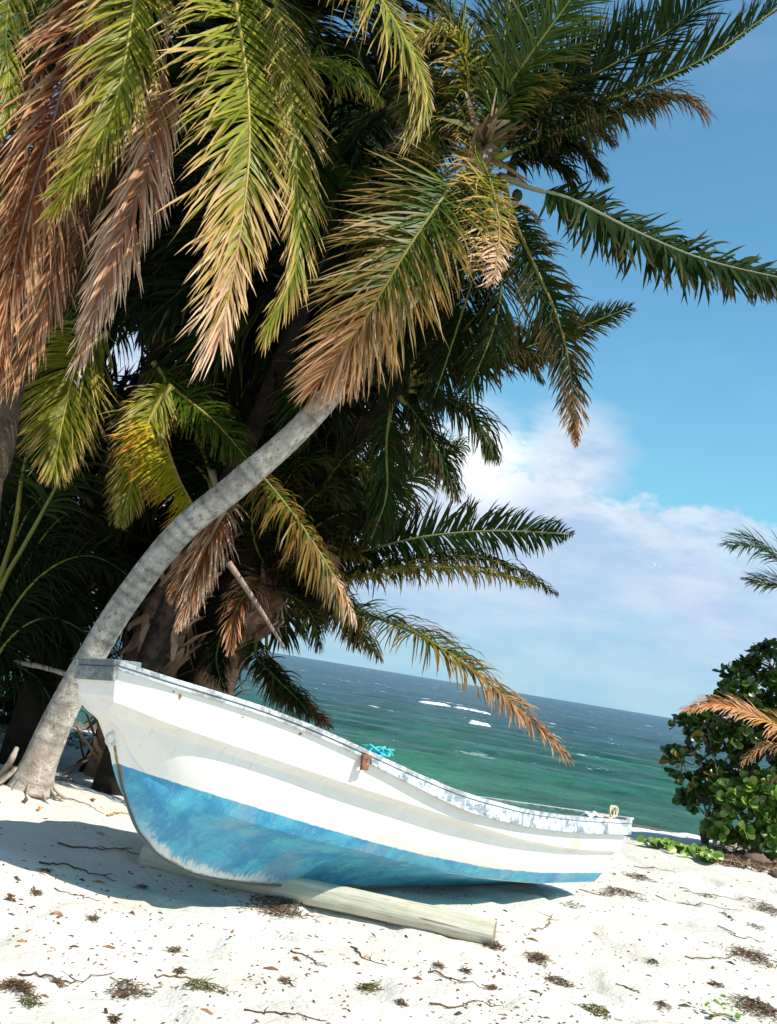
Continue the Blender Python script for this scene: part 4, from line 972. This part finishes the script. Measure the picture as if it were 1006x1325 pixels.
FQ(PX([8.9, 8.8], (515, 505), (560, 510), (610, 540), (640, 590)), .45, 'dgr', n=60, droop=1.5, mess=.3)
FQ(PX([8.9, 8.8], (515, 510), (540, 540), (570, 590), (590, 640)), .40, 'dgr', n=60, droop=1.2, mess=.3, tipb=.3)
FQ(PX([8.9, 9.0], (510, 510), (500, 570), (500, 640), (480, 700)), .45, 'dgr', n=60, droop=1.2, mess=.2)
FQ(PX([8.9, 9.0], (515, 500), (560, 440), (620, 410), (680, 430)), .45, 'dk', n=60, droop=1.3, mess=.3)
FQ(PX([8.9, 9.0], (515, 500), (580, 450), (650, 440), (700, 490)), .42, 'dk', n=60, droop=1.3, mess=.3)
FQ(PX([8.9, 8.9], (515, 500), (530, 420), (560, 370), (620, 370)), .45, 'dgr', n=60, droop=1.0)
FQ(PX([8.9, 8.7], (510, 505), (450, 470), (400, 500), (380, 570)), .5, 'dgr', n=60, droop=.9)
FQ(PX([8.9, 8.9], (512, 500), (540, 400), (540, 300), (520, 230)), .55, 'dk', n=60, droop=.7)

# ---- palm F: off the right edge, three small fronds enter the frame
BF = at(1120, 1110, 13.4); BF[2] = float(ground(BF[0], BF[1]))
pf = palm(0, 0, 'young palm beyond the right edge with one reddish frond over the bush', loc=BF)
F0 = at(1110, 850, 13.4); F0[0] = max(F0[0], BF[0])
trunk(pf, [BF+[0, 0, -.1], (BF+F0)/2, F0], [.16, .11, .09], (.5, .4, .3), 51)
TRF = 1
def FF(*a, **k): return frond(pf, *a, **k)
FF([F0]+PX([13.1, 12.7], (1055, 760), (1006, 722), (975, 706), (944, 706)), .66, 'dgr', n=60, face=(0, -.5, .8), bare=.3, ang=(62, 25), droop=.5, tipb=.05)
FF([F0]+PX([13.1, 12.8], (1060, 790), (1015, 760), (970, 752)), .6, 'dgr', n=54, face=(0, -.5, .8), bare=.3, ang=(55, 25), droop=.4)
FF([F0]+PX([12.8, 12.4], (1070, 945), (1010, 940), (965, 921), (925, 911), (888, 917)), .52, 'yel', n=64, face=(0, -.6, .8), bare=.15, ang=(58, 22), droop=.5, browning=.56, bpal='red', tipb=.2, stem=(.5, .35, .06), mess=.12)
FF([F0]+PX([12.8, 12.5], (1065, 975), (1015, 965), (985, 968), (962, 985)), .40, 'pnk', n=40, face=(0, -.6, .8), bare=.15, ang=(55, 22), droop=.9, mess=.3)
FF([F0]+PX([12.8, 12.5], (1065, 1010), (1020, 1000), (985, 1012)), .36, 'dbr', n=36, face=(0, -.6, .8), bare=.15, ang=(55, 22), droop=.9, mess=.3)

# ------------------------------------------------------------------ broad-leaved bush
def leaf_rosette(mb, P, d_, g, n=9, r_=.13, cols=((.06, .13, .02), (.03, .08, .015), (.10, .19, .03))):
    d_ = unit(d_); a = unit(np.cross(d_, [.3, .2, 1.])); b_ = np.cross(d_, a)
    for i in range(n):
        an = i*2.4+g.normal()*.3; tl = g.uniform(.25, 1.15); l_ = r_*g.uniform(.5, 1.35)
        o_ = unit((math.cos(an)*a+math.sin(an)*b_)*math.sin(tl)+d_*math.cos(tl)); s_ = unit(np.cross(o_, d_+.01)); nn = np.cross(s_, o_)
        w_ = l_*.30; pts = []
        for f_, ww in ((.08, .15), (.4, .7), (.75, 1.), (.93, .7)):
            c_ = P+o_*l_*f_-nn*l_*.12*f_*f_
            pts += [c_-s_*w_*ww-nn*(-.12*l_*ww*.4), c_, c_+s_*w_*ww-nn*(-.12*l_*ww*.4)]
        pts.append(P+o_*l_-nn*l_*.14)
        Fc = [(r*3+j, r*3+j+1, r*3+j+4, r*3+j+3) for r in range(3) for j in range(2)]+[(9, 10, 12), (10, 11, 12)]
        mb.add(pts, Fc, np.array(cols[g.integers(len(cols))] if g.random() > .03 else (.30, .18, .05))*g.uniform(.6, 1.35))
def bush(base, blobs, nper, seed, label, name='beach_bush', r_=.13, cols=None, nb=2):
    o = empty(name, base); tag(o, label, 'bush'); g = np.random.default_rng(seed)
    mb = MB(); br = MB(); base = np.array(base)
    fork = base+[0, 0, .25]
    for (c_, rad, cnt) in blobs:
        c_ = np.array(c_); rad = np.array(rad)
        for j in range(nb):
            e_ = c_+g.normal(0, .3, 3)*rad
            P, _ = catmull([base+g.normal(0, .03, 3)*[1, 1, 0], fork+g.normal(0, .05, 3), (fork+e_)/2+g.normal(0, .08, 3), e_], 16)
            br.add(*tube(P, np.linspace(.017, .006, 16), 6), (.20, .15, .10))
        for j in range(int(cnt*1.9)):
            u_ = unit(g.normal(0, 1, 3)); rr = g.uniform(.45, 1.0)**.6; p_ = c_+u_*rad*rr
            leaf_rosette(mb, p_, u_+np.array([.1, -.25, .5]), g, nper, r_, cols or ((.035, .085, .010), (.02, .05, .008), (.075, .14, .018)))
            if j % 4 == 0:
                P, _ = catmull([c_, (c_+p_)/2+g.normal(0, .03, 3), p_], 7); br.add(*tube(P, np.linspace(.012, .005, 7), 5), (.20, .15, .10))
    br.build('branches', FIBRE, o, world=True)
    mb.build('foliage', BROAD, o, world=True)
    return o
Yb = 13.5
BBs = at(915, 1085, Yb); BBs[2] = float(ground(BBs[0], BBs[1]))
def blob(px, py, rpx, cnt, Y=Yb, ry=None, fl=.8): return (at(px, py, Y), (rpx/1288*Y, rpx/1288*Y, (ry or rpx)/1288*Y*fl), cnt)
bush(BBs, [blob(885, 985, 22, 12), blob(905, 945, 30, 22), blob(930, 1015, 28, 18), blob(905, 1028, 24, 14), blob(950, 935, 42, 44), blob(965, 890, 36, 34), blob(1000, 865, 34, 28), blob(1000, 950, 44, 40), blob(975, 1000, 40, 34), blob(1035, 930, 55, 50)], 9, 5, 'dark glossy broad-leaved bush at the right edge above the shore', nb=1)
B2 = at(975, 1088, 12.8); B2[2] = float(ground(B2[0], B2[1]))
bush(B2, [blob(955, 1035, 26, 16, 12.8), blob(985, 1025, 30, 22, 12.8), blob(1015, 1045, 36, 30, 12.8), blob(960, 1065, 26, 16, 12.8), blob(1000, 1078, 30, 20, 12.8), blob(935, 1070, 16, 8, 12.9)], 9, 6, 'low sunlit bush with brighter leaves under the dark one at right', cols=((.12, .24, .03), (.06, .14, .02), (.20, .32, .05)), nb=2)  # leaf colours raised to paint sunlight onto this lower bush
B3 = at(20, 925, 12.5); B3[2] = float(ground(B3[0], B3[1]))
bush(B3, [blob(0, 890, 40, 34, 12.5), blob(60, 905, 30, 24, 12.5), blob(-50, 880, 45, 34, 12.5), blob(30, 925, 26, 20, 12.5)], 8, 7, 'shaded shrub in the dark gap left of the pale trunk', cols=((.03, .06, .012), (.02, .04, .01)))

# vines on the sand
def vine(pts, n, seed, label, r_=.055, cols=((.14, .27, .03), (.22, .34, .05), (.08, .17, .02)), spread=.10):
    g = np.random.default_rng(seed); P = np.array([gpt(*p) for p in pts]); C_, L_ = catmull(P, 40)
    C_[:, 2] = ground(C_[:, 0], C_[:, 1])+.012
    o = empty('beach_vine', C_[0]); tag(o, label, 'vine', 'green creepers on the sand')
    V, Fc = tube(C_, .006, 5); mesh('stem', V, Fc, FIBRE, o, col=np.tile((.25, .22, .08), (len(V), 1)), world=True)
    mb = MB()
    for i in range(n):
        c_ = C_[g.integers(40)]+g.normal(0, spread, 3)*[1, .8, 0]; c_[2] = float(ground(c_[0], c_[1]))+g.uniform(.02, .10)
        nn = unit(np.array([.2, -.5, .9])+g.normal(0, .35, 3)); a = unit(np.cross(nn, g.normal(0, 1, 3))); b_ = np.cross(nn, a); r2 = r_*g.uniform(.6, 1.2)
        th = np.linspace(0, 2*pi, 9, endpoint=False); ring = c_+r2*(np.cos(th)[:, None]*a+.85*np.sin(th)[:, None]*b_)+nn*(.25*r2*np.abs(np.sin(th)))[:, None]
        mb.add(np.vstack([ring, [c_]]), [(j, (j+1) % 9, 9) for j in range(9)], np.array(cols[g.integers(len(cols))]))
    mb.build('leaves', BROAD, o, world=True)
vine([(838, 1096), (865, 1100), (890, 1106), (925, 1118)], 120, 3, 'bright green creeper spreading over the sand at the shore edge')
vine([(985, 1108), (1006, 1112), (1030, 1112)], 40, 4, 'small green sprig beside the brown leaf litter at right', .06)
vine([(915, 1318), (935, 1317), (948, 1322)], 16, 5, 'small bright green weed in the bottom right corner', .018, ((.12, .22, .03), (.18, .28, .05)), .035)

# ------------------------------------------------------------------ litter, seaweed, twigs, leaves
def fibre_clump(px, py, rx, ry, n, seed, cols, h=.028, L=.042, w=.0021, name='seaweed_clump'):
    g = np.random.default_rng(seed); c_ = gpt(px, py); o_c = np.array(c_); mb = MB()
    n = int(n*1.7)
    for i in range(n):
        q = g.normal(0, .42, 2); x, y = c_[0]+q[0]*rx, c_[1]+q[1]*ry; z = float(ground(x, y))
        hh = h*math.exp(-(q@q)*2)
        p = np.array([x, y, z+.003+hh*g.random()]); a = g.uniform(0, 2*pi); d_ = np.array([math.cos(a), math.sin(a), g.normal(0, .25)]); s_ = np.array([-math.sin(a), math.cos(a), g.normal(0, .4)])*w*g.uniform(.6, 1.6)
        l_ = L*g.uniform(.4, 1.3); b_ = s_/w*g.normal(0, .15)*l_
        p2 = p+d_*l_*.5+b_; p3 = p+d_*l_
        p2[2] = max(p2[2], z+.003); p3[2] = max(p3[2], z+.002)
        up = np.array([0, 0, w*1.4])
        mb.add([p-s_, p+s_, p+up, p2-s_, p2+s_, p2+up, p3-s_*.3, p3+s_*.3, p3+up*.3], [(0, 3, 5, 2), (2, 5, 4, 1), (0, 1, 4, 3), (3, 6, 8, 5), (5, 8, 7, 4)], np.array(cols[g.integers(len(cols))])*g.uniform(.6, 1.3))
    me_ = mb.build(name, FIBRE, None, smooth=False)
    V_ = np.empty(len(me_.data.vertices)*3); me_.data.vertices.foreach_get('co', V_); V_ = V_.reshape(-1, 3)-o_c; me_.data.vertices.foreach_set('co', V_.ravel()); me_.location = o_c.tolist()
    return me_
SW = ((.15, .09, .05), (.24, .145, .08), (.09, .06, .04)); SG = ((.14, .15, .04), (.20, .17, .06), (.10, .07, .04))
def mpx(px, py): return gpt(px, py)[1]/1288     # metres per pixel there
named = [
 (362, 1176, 45, 14, 420, 'wide mat of dry brown seaweed lying just below the log', SW),
 (698, 1241, 13, 6, 120, 'dark seaweed tuft on bare sand right of the log end', SW),
 (640, 1226, 12, 4, 70, 'seaweed tucked under the cut end of the log', SW),
 (771, 1309, 24, 6, 80, 'greenish weed clump near the bottom edge right of centre', SG),
 (982, 1306, 34, 12, 260, 'large brown seaweed patch in the bottom right corner', SW),
 (22, 1279, 26, 7, 150, 'reddish brown seaweed strip at the bottom left edge', SW),
 (165, 1283, 30, 8, 90, 'loose brown seaweed heap near the bottom left', SW),
 (262, 1279, 34, 6, 70, 'greenish seaweed string at the bottom, left of centre', SG),
 (40, 1300, 16, 6, 40, 'olive weed scrap in the bottom left corner', SG),
 (477, 1271, 14, 5, 70, 'small olive tuft near the bottom centre', SG),
 (827, 1136, 22, 5, 110, 'flat dark seaweed strip on the sand behind the stern', SW),
 (800, 1155, 34, 5, 170, 'long low seaweed line beside the stern', SW),
 (972, 1238, 34, 8, 220, 'brown seaweed drift near the right edge below the litter', SW),
 (995, 1178, 18, 9, 130, 'seaweed heap at the right edge below the leaf litter', SW),
 (724, 1273, 20, 5, 80, 'thin seaweed wisp on the sand at lower right of centre', SW)]
for k_, (x, y, rx, ry, n, lab, cc) in enumerate(named):
    q = mpx(x, y); fs = 1288*1.6/(gpt(x, y)[1])/1288
    tag(fibre_clump(x, y, rx*q, ry*q*gpt(x, y)[1]/1.6, n, 60+k_, cc), lab, 'seaweed')
small = [(603, 1258), (568, 1251), (636, 1280), (940, 1185), (927, 1275), (857, 1301), (149, 1321), (226, 1231), (12, 1165), (45, 1156), (60, 1128), (184, 1149), (370, 1270), (75, 1273), (845, 1245), (520, 1300), (885, 1165), (915, 1160), (980, 1200), (120, 1190), (740, 1175), (232, 1258)]
for k_, (x, y) in enumerate(small):
    q = mpx(x, y); o = fibre_clump(x, y, 8*q*random.uniform(.6, 1.5), 3.5*q*gpt(x, y)[1]/1.6, 30, 90+k_, SW, .016, .032)
    tag(o, 'small scrap of dark dried seaweed lying on the white sand', 'seaweed', 'small seaweed scraps on the sand')
wr = []
mbw = MB(); gw = np.random.default_rng(55)
for i in range(1500):
    x = gw.uniform(1.5, 12); y = 17.6+gw.normal(0, .45)+.3*math.sin(x*2.1); z = float(ground(x, y)); a = gw.uniform(0, 2*pi); l_ = gw.uniform(.03, .12); d_ = np.array([math.cos(a), math.sin(a), 0])*l_; q = np.array([-math.sin(a), math.cos(a), 0])*l_*.3; p = np.array([x, y, z+.01])
    mbw.add([p-d_, p-q, p+d_, p+q, p+[0, 0, l_*.5]], [(0, 1, 4), (1, 2, 4), (2, 3, 4), (3, 0, 4)], np.array(SW[i % 3])*.6)
tag(mbw.build('seaweed_wrack', FIBRE, None, smooth=False), 'dark line of washed-up seaweed along the water edge', 'seaweed', kind='stuff')
# twigs
def twig(pts, r_, c_, seed, label='thin dry brown twig lying on the white sand', group='dry twigs on the sand', name='twig', forks=2):
    g = np.random.default_rng(seed); P = np.array([gpt(*p) for p in pts]); n = 18
    C_, L_ = catmull(P, n); C_[:, :2] += g.normal(0, .010, (n, 2)); C_[:, 2] = ground(C_[:, 0], C_[:, 1])+r_*.9+.01*g.random(n)*(L_ > .4)
    mb = MB(); mb.add(*tube(C_, np.linspace(r_, r_*.4, n), 6), c_)
    for f_ in range(forks):
        i = g.integers(4, n-3); a = g.uniform(0, 2*pi); d_ = np.array([math.cos(a), math.sin(a), .25])*L_*g.uniform(.08, .2)
        mb.add(*tube(np.array([C_[i], C_[i]+d_*.5+g.normal(0, .006, 3), C_[i]+d_]), [r_*.6, r_*.5, r_*.2], 5), c_)
    o = mb.build(name, FIBRE, None); oc = C_[0].copy()
    V_ = np.empty(len(o.data.vertices)*3); o.data.vertices.foreach_get('co', V_); o.data.vertices.foreach_set('co', (V_.reshape(-1, 3)-oc).ravel()); o.location = oc.tolist()
    return tag(o, label, 'twig', group)
tw = [((77, 1093), (130, 1100), (184, 1107)), ((50, 1119), (100, 1126), (149, 1141)), ((62, 1027), (100, 1038), (134, 1054)), ((82, 1009), (98, 1014), (112, 1018)), ((318, 1308), (370, 1314), (427, 1323)), ((799, 1274), (812, 1278), (829, 1286)), ((887, 1240), (925, 1240), (962, 1235)), ((917, 1274), (927, 1275), (937, 1278)), ((746, 1150), (775, 1158), (800, 1158)), ((555, 1256), (600, 1272), (646, 1281)), ((850, 1160), (900, 1168), (960, 1180)), ((880, 1150), (930, 1160), (1000, 1168)), ((375, 1230), (400, 1240), (422, 1252)), ((455, 1225), (470, 1240), (500, 1250)), ((70, 1155), (100, 1160), (130, 1166)), ((930, 1200), (960, 1215), (990, 1218)), ((120, 975), (140, 985), (160, 992)), ((100, 960), (135, 966), (158, 975)), ((122, 948), (145, 955), (160, 963)), ((820, 1120), (850, 1128), (875, 1130)), ((200, 1262), (240, 1266), (290, 1280)), ((560, 1300), (590, 1305), (640, 1302)), ((20, 1262), (80, 1268), (150, 1262)), ((690, 1205), (705, 1200), (715, 1185)), ((118, 1000), (130, 1008), (150, 1012))]
for k_, p in enumerate(tw): twig(p, .0045 if k_ > 2 else .006, [(.16, .10, .06), (.10, .06, .04), (.24, .16, .10)][k_ % 3], k_+5)
twig(((139, 1057), (155, 1053), (175, 1058)), .007, (.42, .26, .06), 91, 'curved orange-yellow stalk on the sand beside the stem of the boat', None, 'dry_stalk', 0)
def branch(P, rads, c_, label, name, Y=None, seed=0):
    V, Fc = tube(catmull(P, 30)[0], np.interp(np.linspace(0, 1, 30), np.linspace(0, 1, len(rads)), rads)*(1+.1*np.sin(np.arange(30)*1.7)), 9)
    oc = V.mean(0); o = mesh(name, V-oc, Fc, FIBRE, None, col=np.tile(c_, (len(V), 1))); o.location = oc.tolist(); tag(o, label, 'branch')
branch(PX([9.6, 9.2], (-60, 845), (0, 854), (50, 862), (92, 874)), [.03, .026, .022], (.42, .36, .30), 'bare pale branch propped against the leaning trunk at left', 'dead_branch')
branch([gpt(-40, 935)+[0, 0, .05], gpt(0, 938)+[0, 0, .06], gpt(44, 948)+[0, 0, .05]], [.05, .045, .03], (.36, .33, .28), 'weathered grey driftwood limb on the sand at the left edge', 'driftwood')
# roots / split slab at the foot of the leaning palm
branch([gz(-30, 1035, .15), gz(-2, 1012, .2), at(14, 985, 8.15), at(22, 968, 8.2)], [.06, .05, .035, .02], (.42, .37, .31), 'split grey slab of bark leaning on the foot of the pale trunk', 'bark_slab')

# dry leaves: individuals
g = np.random.default_rng(77)
def dry_leaf(px, py, r_, c_, label='curled dry brown leaf lying on the white sand', group='dry leaves on the sand', lift=.0):
    P = gpt(px, py); a = g.uniform(0, 2*pi); u_ = np.linspace(0, 1, 6)
    wv = r_*.34*np.sin(np.clip(u_*pi, .12, pi-.05)); V = []
    for k_, q in enumerate(u_):
        x = (q-.5)*r_*2; z = .012+r_*.5*(q-.5)**2+lift
        V += [(x, -wv[k_], z+wv[k_]*.7), (x, 0, z), (x, wv[k_], z+wv[k_]*.5)]
    Fc = [(k_*3+j, k_*3+j+1, k_*3+j+4, k_*3+j+3) for k_ in range(5) for j in range(2)]
    o = mesh('dry_leaf', V, Fc, FIBRE, None, col=np.tile(c_, (len(V), 1))); o.location = P.tolist(); o.rotation_euler = (g.normal(0, .2), g.normal(0, .2), a)
    o.modifiers.new('s', 'SOLIDIFY').thickness = .002
    return tag(o, label, 'leaf', group)
LC = [(.14, .08, .05), (.22, .12, .07), (.09, .06, .04), (.30, .16, .08)]
dry_leaf(50, 1049, .035, (.50, .18, .05), 'bright orange fallen leaf on the sand at lower left of the trunk foot', None)
dry_leaf(120, 1037, .05, (.28, .13, .08), 'reddish brown fallen leaf between trunk foot and boat stem', None)
dry_leaf(95, 1011, .04, (.42, .26, .08), 'tan leaf caught on a twig just right of the trunk foot', None)
dry_leaf(33, 1038, .05, (.16, .07, .05), 'dark leaf pair lying in front of the trunk foot', None)
lv = [(24, 1141), (43, 1156), (15, 1164), (263, 1197), (548, 1250), (603, 1251), (830, 1165), (700, 1290), (905, 1170), (930, 1150), (960, 1165), (970, 1140), (985, 1150), (880, 1195), (840, 1190), (120, 955), (140, 961), (152, 985), (128, 993), (112, 984), (146, 972), (60, 1062), (110, 1075), (940, 1172), (770, 1210), (640, 1300), (300, 1215), (400, 1215), (210, 1190), (930, 1225), (1000, 1215), (600, 1235), (480, 1215), (90, 1230), (160, 1225), (20, 1215), (545, 1235), (880, 1275)]
for x, y in lv: dry_leaf(x+g.normal(0, 3), y+g.normal(0, 2), g.uniform(.012, .024), LC[g.integers(4)])
# tiny specks over the sand: uncountable
mb = MB(); cnt = 0
while cnt < 1900:
    px, py = g.uniform(-40, 1050), g.uniform(1000, 1400)
    if g.random() > (.06+2.6*fbm(np.array(px*.012), np.array(py*.03), 3, 8)**3.5): continue
    P = gpt(px, py)
    if P[1] < 3.5 or P[1] > 13: continue
    s_ = .0028*g.uniform(.4, 1.8)*(1 if g.random() < .9 else 2.2); a = g.uniform(0, 2*pi); e_ = g.uniform(1, 5); d_ = np.array([math.cos(a), math.sin(a), 0])*s_*e_; q = np.array([-math.sin(a), math.cos(a), 0])*s_
    P = P+[0, 0, .002]
    mb.add([P-d_-q, P+d_-q, P+d_+q, P-d_+q, P+[0, 0, s_*1.5]], [(0, 1, 4), (1, 2, 4), (2, 3, 4), (3, 0, 4)], np.array(LC[g.integers(4)])*g.uniform(.7, 1.8)); cnt += 1
tag(mb.build('beach_litter', FIBRE, None, smooth=False), 'fine dark flecks of plant litter scattered over the white sand', 'litter', kind='stuff')
# brown leaf litter bed under the bush at right, and under the grove
def litter_bed(px0, px1, py0, py1, n, seed, label, r_=.05, cols=((.22, .12, .07), (.32, .19, .11), (.13, .08, .05), (.42, .28, .17)), hh=.06):
    g = np.random.default_rng(seed); mb = MB()
    for i in range(n):
        px, py = g.uniform(px0, px1), g.uniform(py0, py1)
        if py > py0+(py1-py0)*(.35+.65*(px-px0)/(px1-px0)): continue
        P = gpt(px, py)+[0, 0, hh*g.random()**2+.006]; a = g.uniform(0, 2*pi); d_ = np.array([math.cos(a), math.sin(a), g.normal(0, .3)])*r_*g.uniform(.5, 1.8); q = np.array([-math.sin(a), math.cos(a), g.normal(0, .3)])*r_*.2*g.uniform(.4, 1.2)
        up = np.array([0, 0, r_*.2])
        mb.add([P-d_, P-q+up*.3, P+d_, P+q+up*.6, P+up], [(0, 1, 4), (1, 2, 4), (2, 3, 4), (3, 0, 4)], np.array(cols[g.integers(len(cols))])*g.uniform(.6, 1.3))
    tag(mb.build('leaf_litter', FIBRE, None, smooth=False), label, 'leaf litter', kind='stuff')
litter_bed(905, 1130, 1096, 1152, 5200, 3, 'thick brown bed of dead leaves under the bush at right', .06)
litter_bed(-260, 170, 935, 975, 1500, 4, 'brown dead leaf scraps on the sand under the palms', .07, hh=.04)
# rock in the litter
def rock(px, py, r_, c_, label, seed):
    g = np.random.default_rng(seed); th, ph = np.meshgrid(np.linspace(0, 2*pi, 26, endpoint=False), np.linspace(0, pi, 15))
    d_ = np.stack([np.sin(ph)*np.cos(th), np.sin(ph)*np.sin(th), np.cos(ph)], -1)
    rr = 1+.5*(fbm(d_[..., 0]*1.6+seed, d_[..., 1]*1.6+d_[..., 2]*2, 4, seed)-.5)
    V = (d_*rr[..., None]*np.array(r_)).reshape(-1, 3); Fc = [(a*26+b_, a*26+(b_+1) % 26, (a+1)*26+(b_+1) % 26, (a+1)*26+b_) for a in range(14) for b_ in range(26)]
    o = mesh('rock', V, Fc, FIBRE, None, col=np.tile(c_, (len(V), 1))); P = gpt(px, py); o.location = (P+[0, 0, r_[2]*.4]).tolist(); tag(o, label, 'rock')
rock(978, 1118, (.17, .13, .09), (.17, .12, .085), 'rounded grey-brown rock half buried in the leaf litter at right', 3)
rock(912, 1100, (.10, .09, .05), (.55, .53, .50), 'small pale stone at the foot of the bush stem', 5)
rock(1012, 1140, (.16, .14, .07), (.14, .10, .075), 'dark rock at the right edge below the litter', 8)

# ------------------------------------------------------------------ gull, far white boat
m, nt, b = newmat('gull_feather'); b.inputs['Base Color'].default_value = (.85, .85, .85, 1); b.inputs['Roughness'].default_value = .7; GULL = m
GP = at(848.5, 732, 120)
mb = MB()
bodyP = np.array([[-.30, 0, 0], [-.2, 0, .01], [0, 0, .02], [.18, 0, .03], [.27, 0, .05], [.33, 0, .05]])
mb.add(*tube(bodyP, [.01, .05, .085, .06, .045, .01], 10), (1, 1, 1))
for sg in (-1, 1):
    st_ = [(0, .04, .03, .12), (.02, .25*1.2, .18, .13), (-.03, .55, .22, .10), (-.12, .85, .12, .03)]
    V = []
    for (x, y, z, c_) in st_: V += [(x+c_, sg*y, z), (x-c_, sg*y, z), (x, sg*y, z+.02)]
    mb.add(V, [(i*3+a, i*3+b_, i*3+3+b_, i*3+3+a) for i in range(3) for a, b_ in ((0, 2), (2, 1), (1, 0))], (1, 1, 1))
mb.add([(-.28, -.02, 0), (-.28, .02, 0), (-.42, .07, 0), (-.42, -.07, 0), (-.35, 0, .01)], [(0, 1, 4), (1, 2, 4), (2, 3, 4), (3, 0, 4)], (1, 1, 1))
gl = mb.build('gull', GULL, None); gl.scale = (.7, .7, .7); gl.location = GP.tolist(); gl.rotation_euler = (R(25), 0, R(50)); tag(gl, 'tiny white seabird flying in front of the cloud at right', 'bird')
m, nt, b = newmat('far_boat_white'); b.inputs['Base Color'].default_value = (.8, .8, .8, 1)
FP = gz(937, 1001, WL); 
FP[2] = WL-.05
fb = empty('moored_boat', FP, R(10)); tag(fb, 'tiny white boat afloat beyond the bush at right', 'boat')
st_ = [(-.75, .26, .0), (-.4, .3, 0), (.1, .3, .02), (.5, .2, .06), (.8, .02, .12)]
V = []
for (x, w_, dz) in st_: V += [(x, -w_, .30+dz), (x, -w_*.6, .02), (x, w_*.6, .02), (x, w_, .30+dz)]
Fc = [(i*4+j, i*4+(j+1) % 4, i*4+4+(j+1) % 4, i*4+4+j) for i in range(4) for j in range(4)]+[(3, 2, 1, 0), (16, 17, 18, 19)]
mesh('hull', V, Fc, m, fb, smooth=False)
V, Fc = box(-.35, .15, -.17, .17, .30, .46); mesh('cabin', V, Fc, m, fb, smooth=False)
print('objects', len(bpy.data.objects))
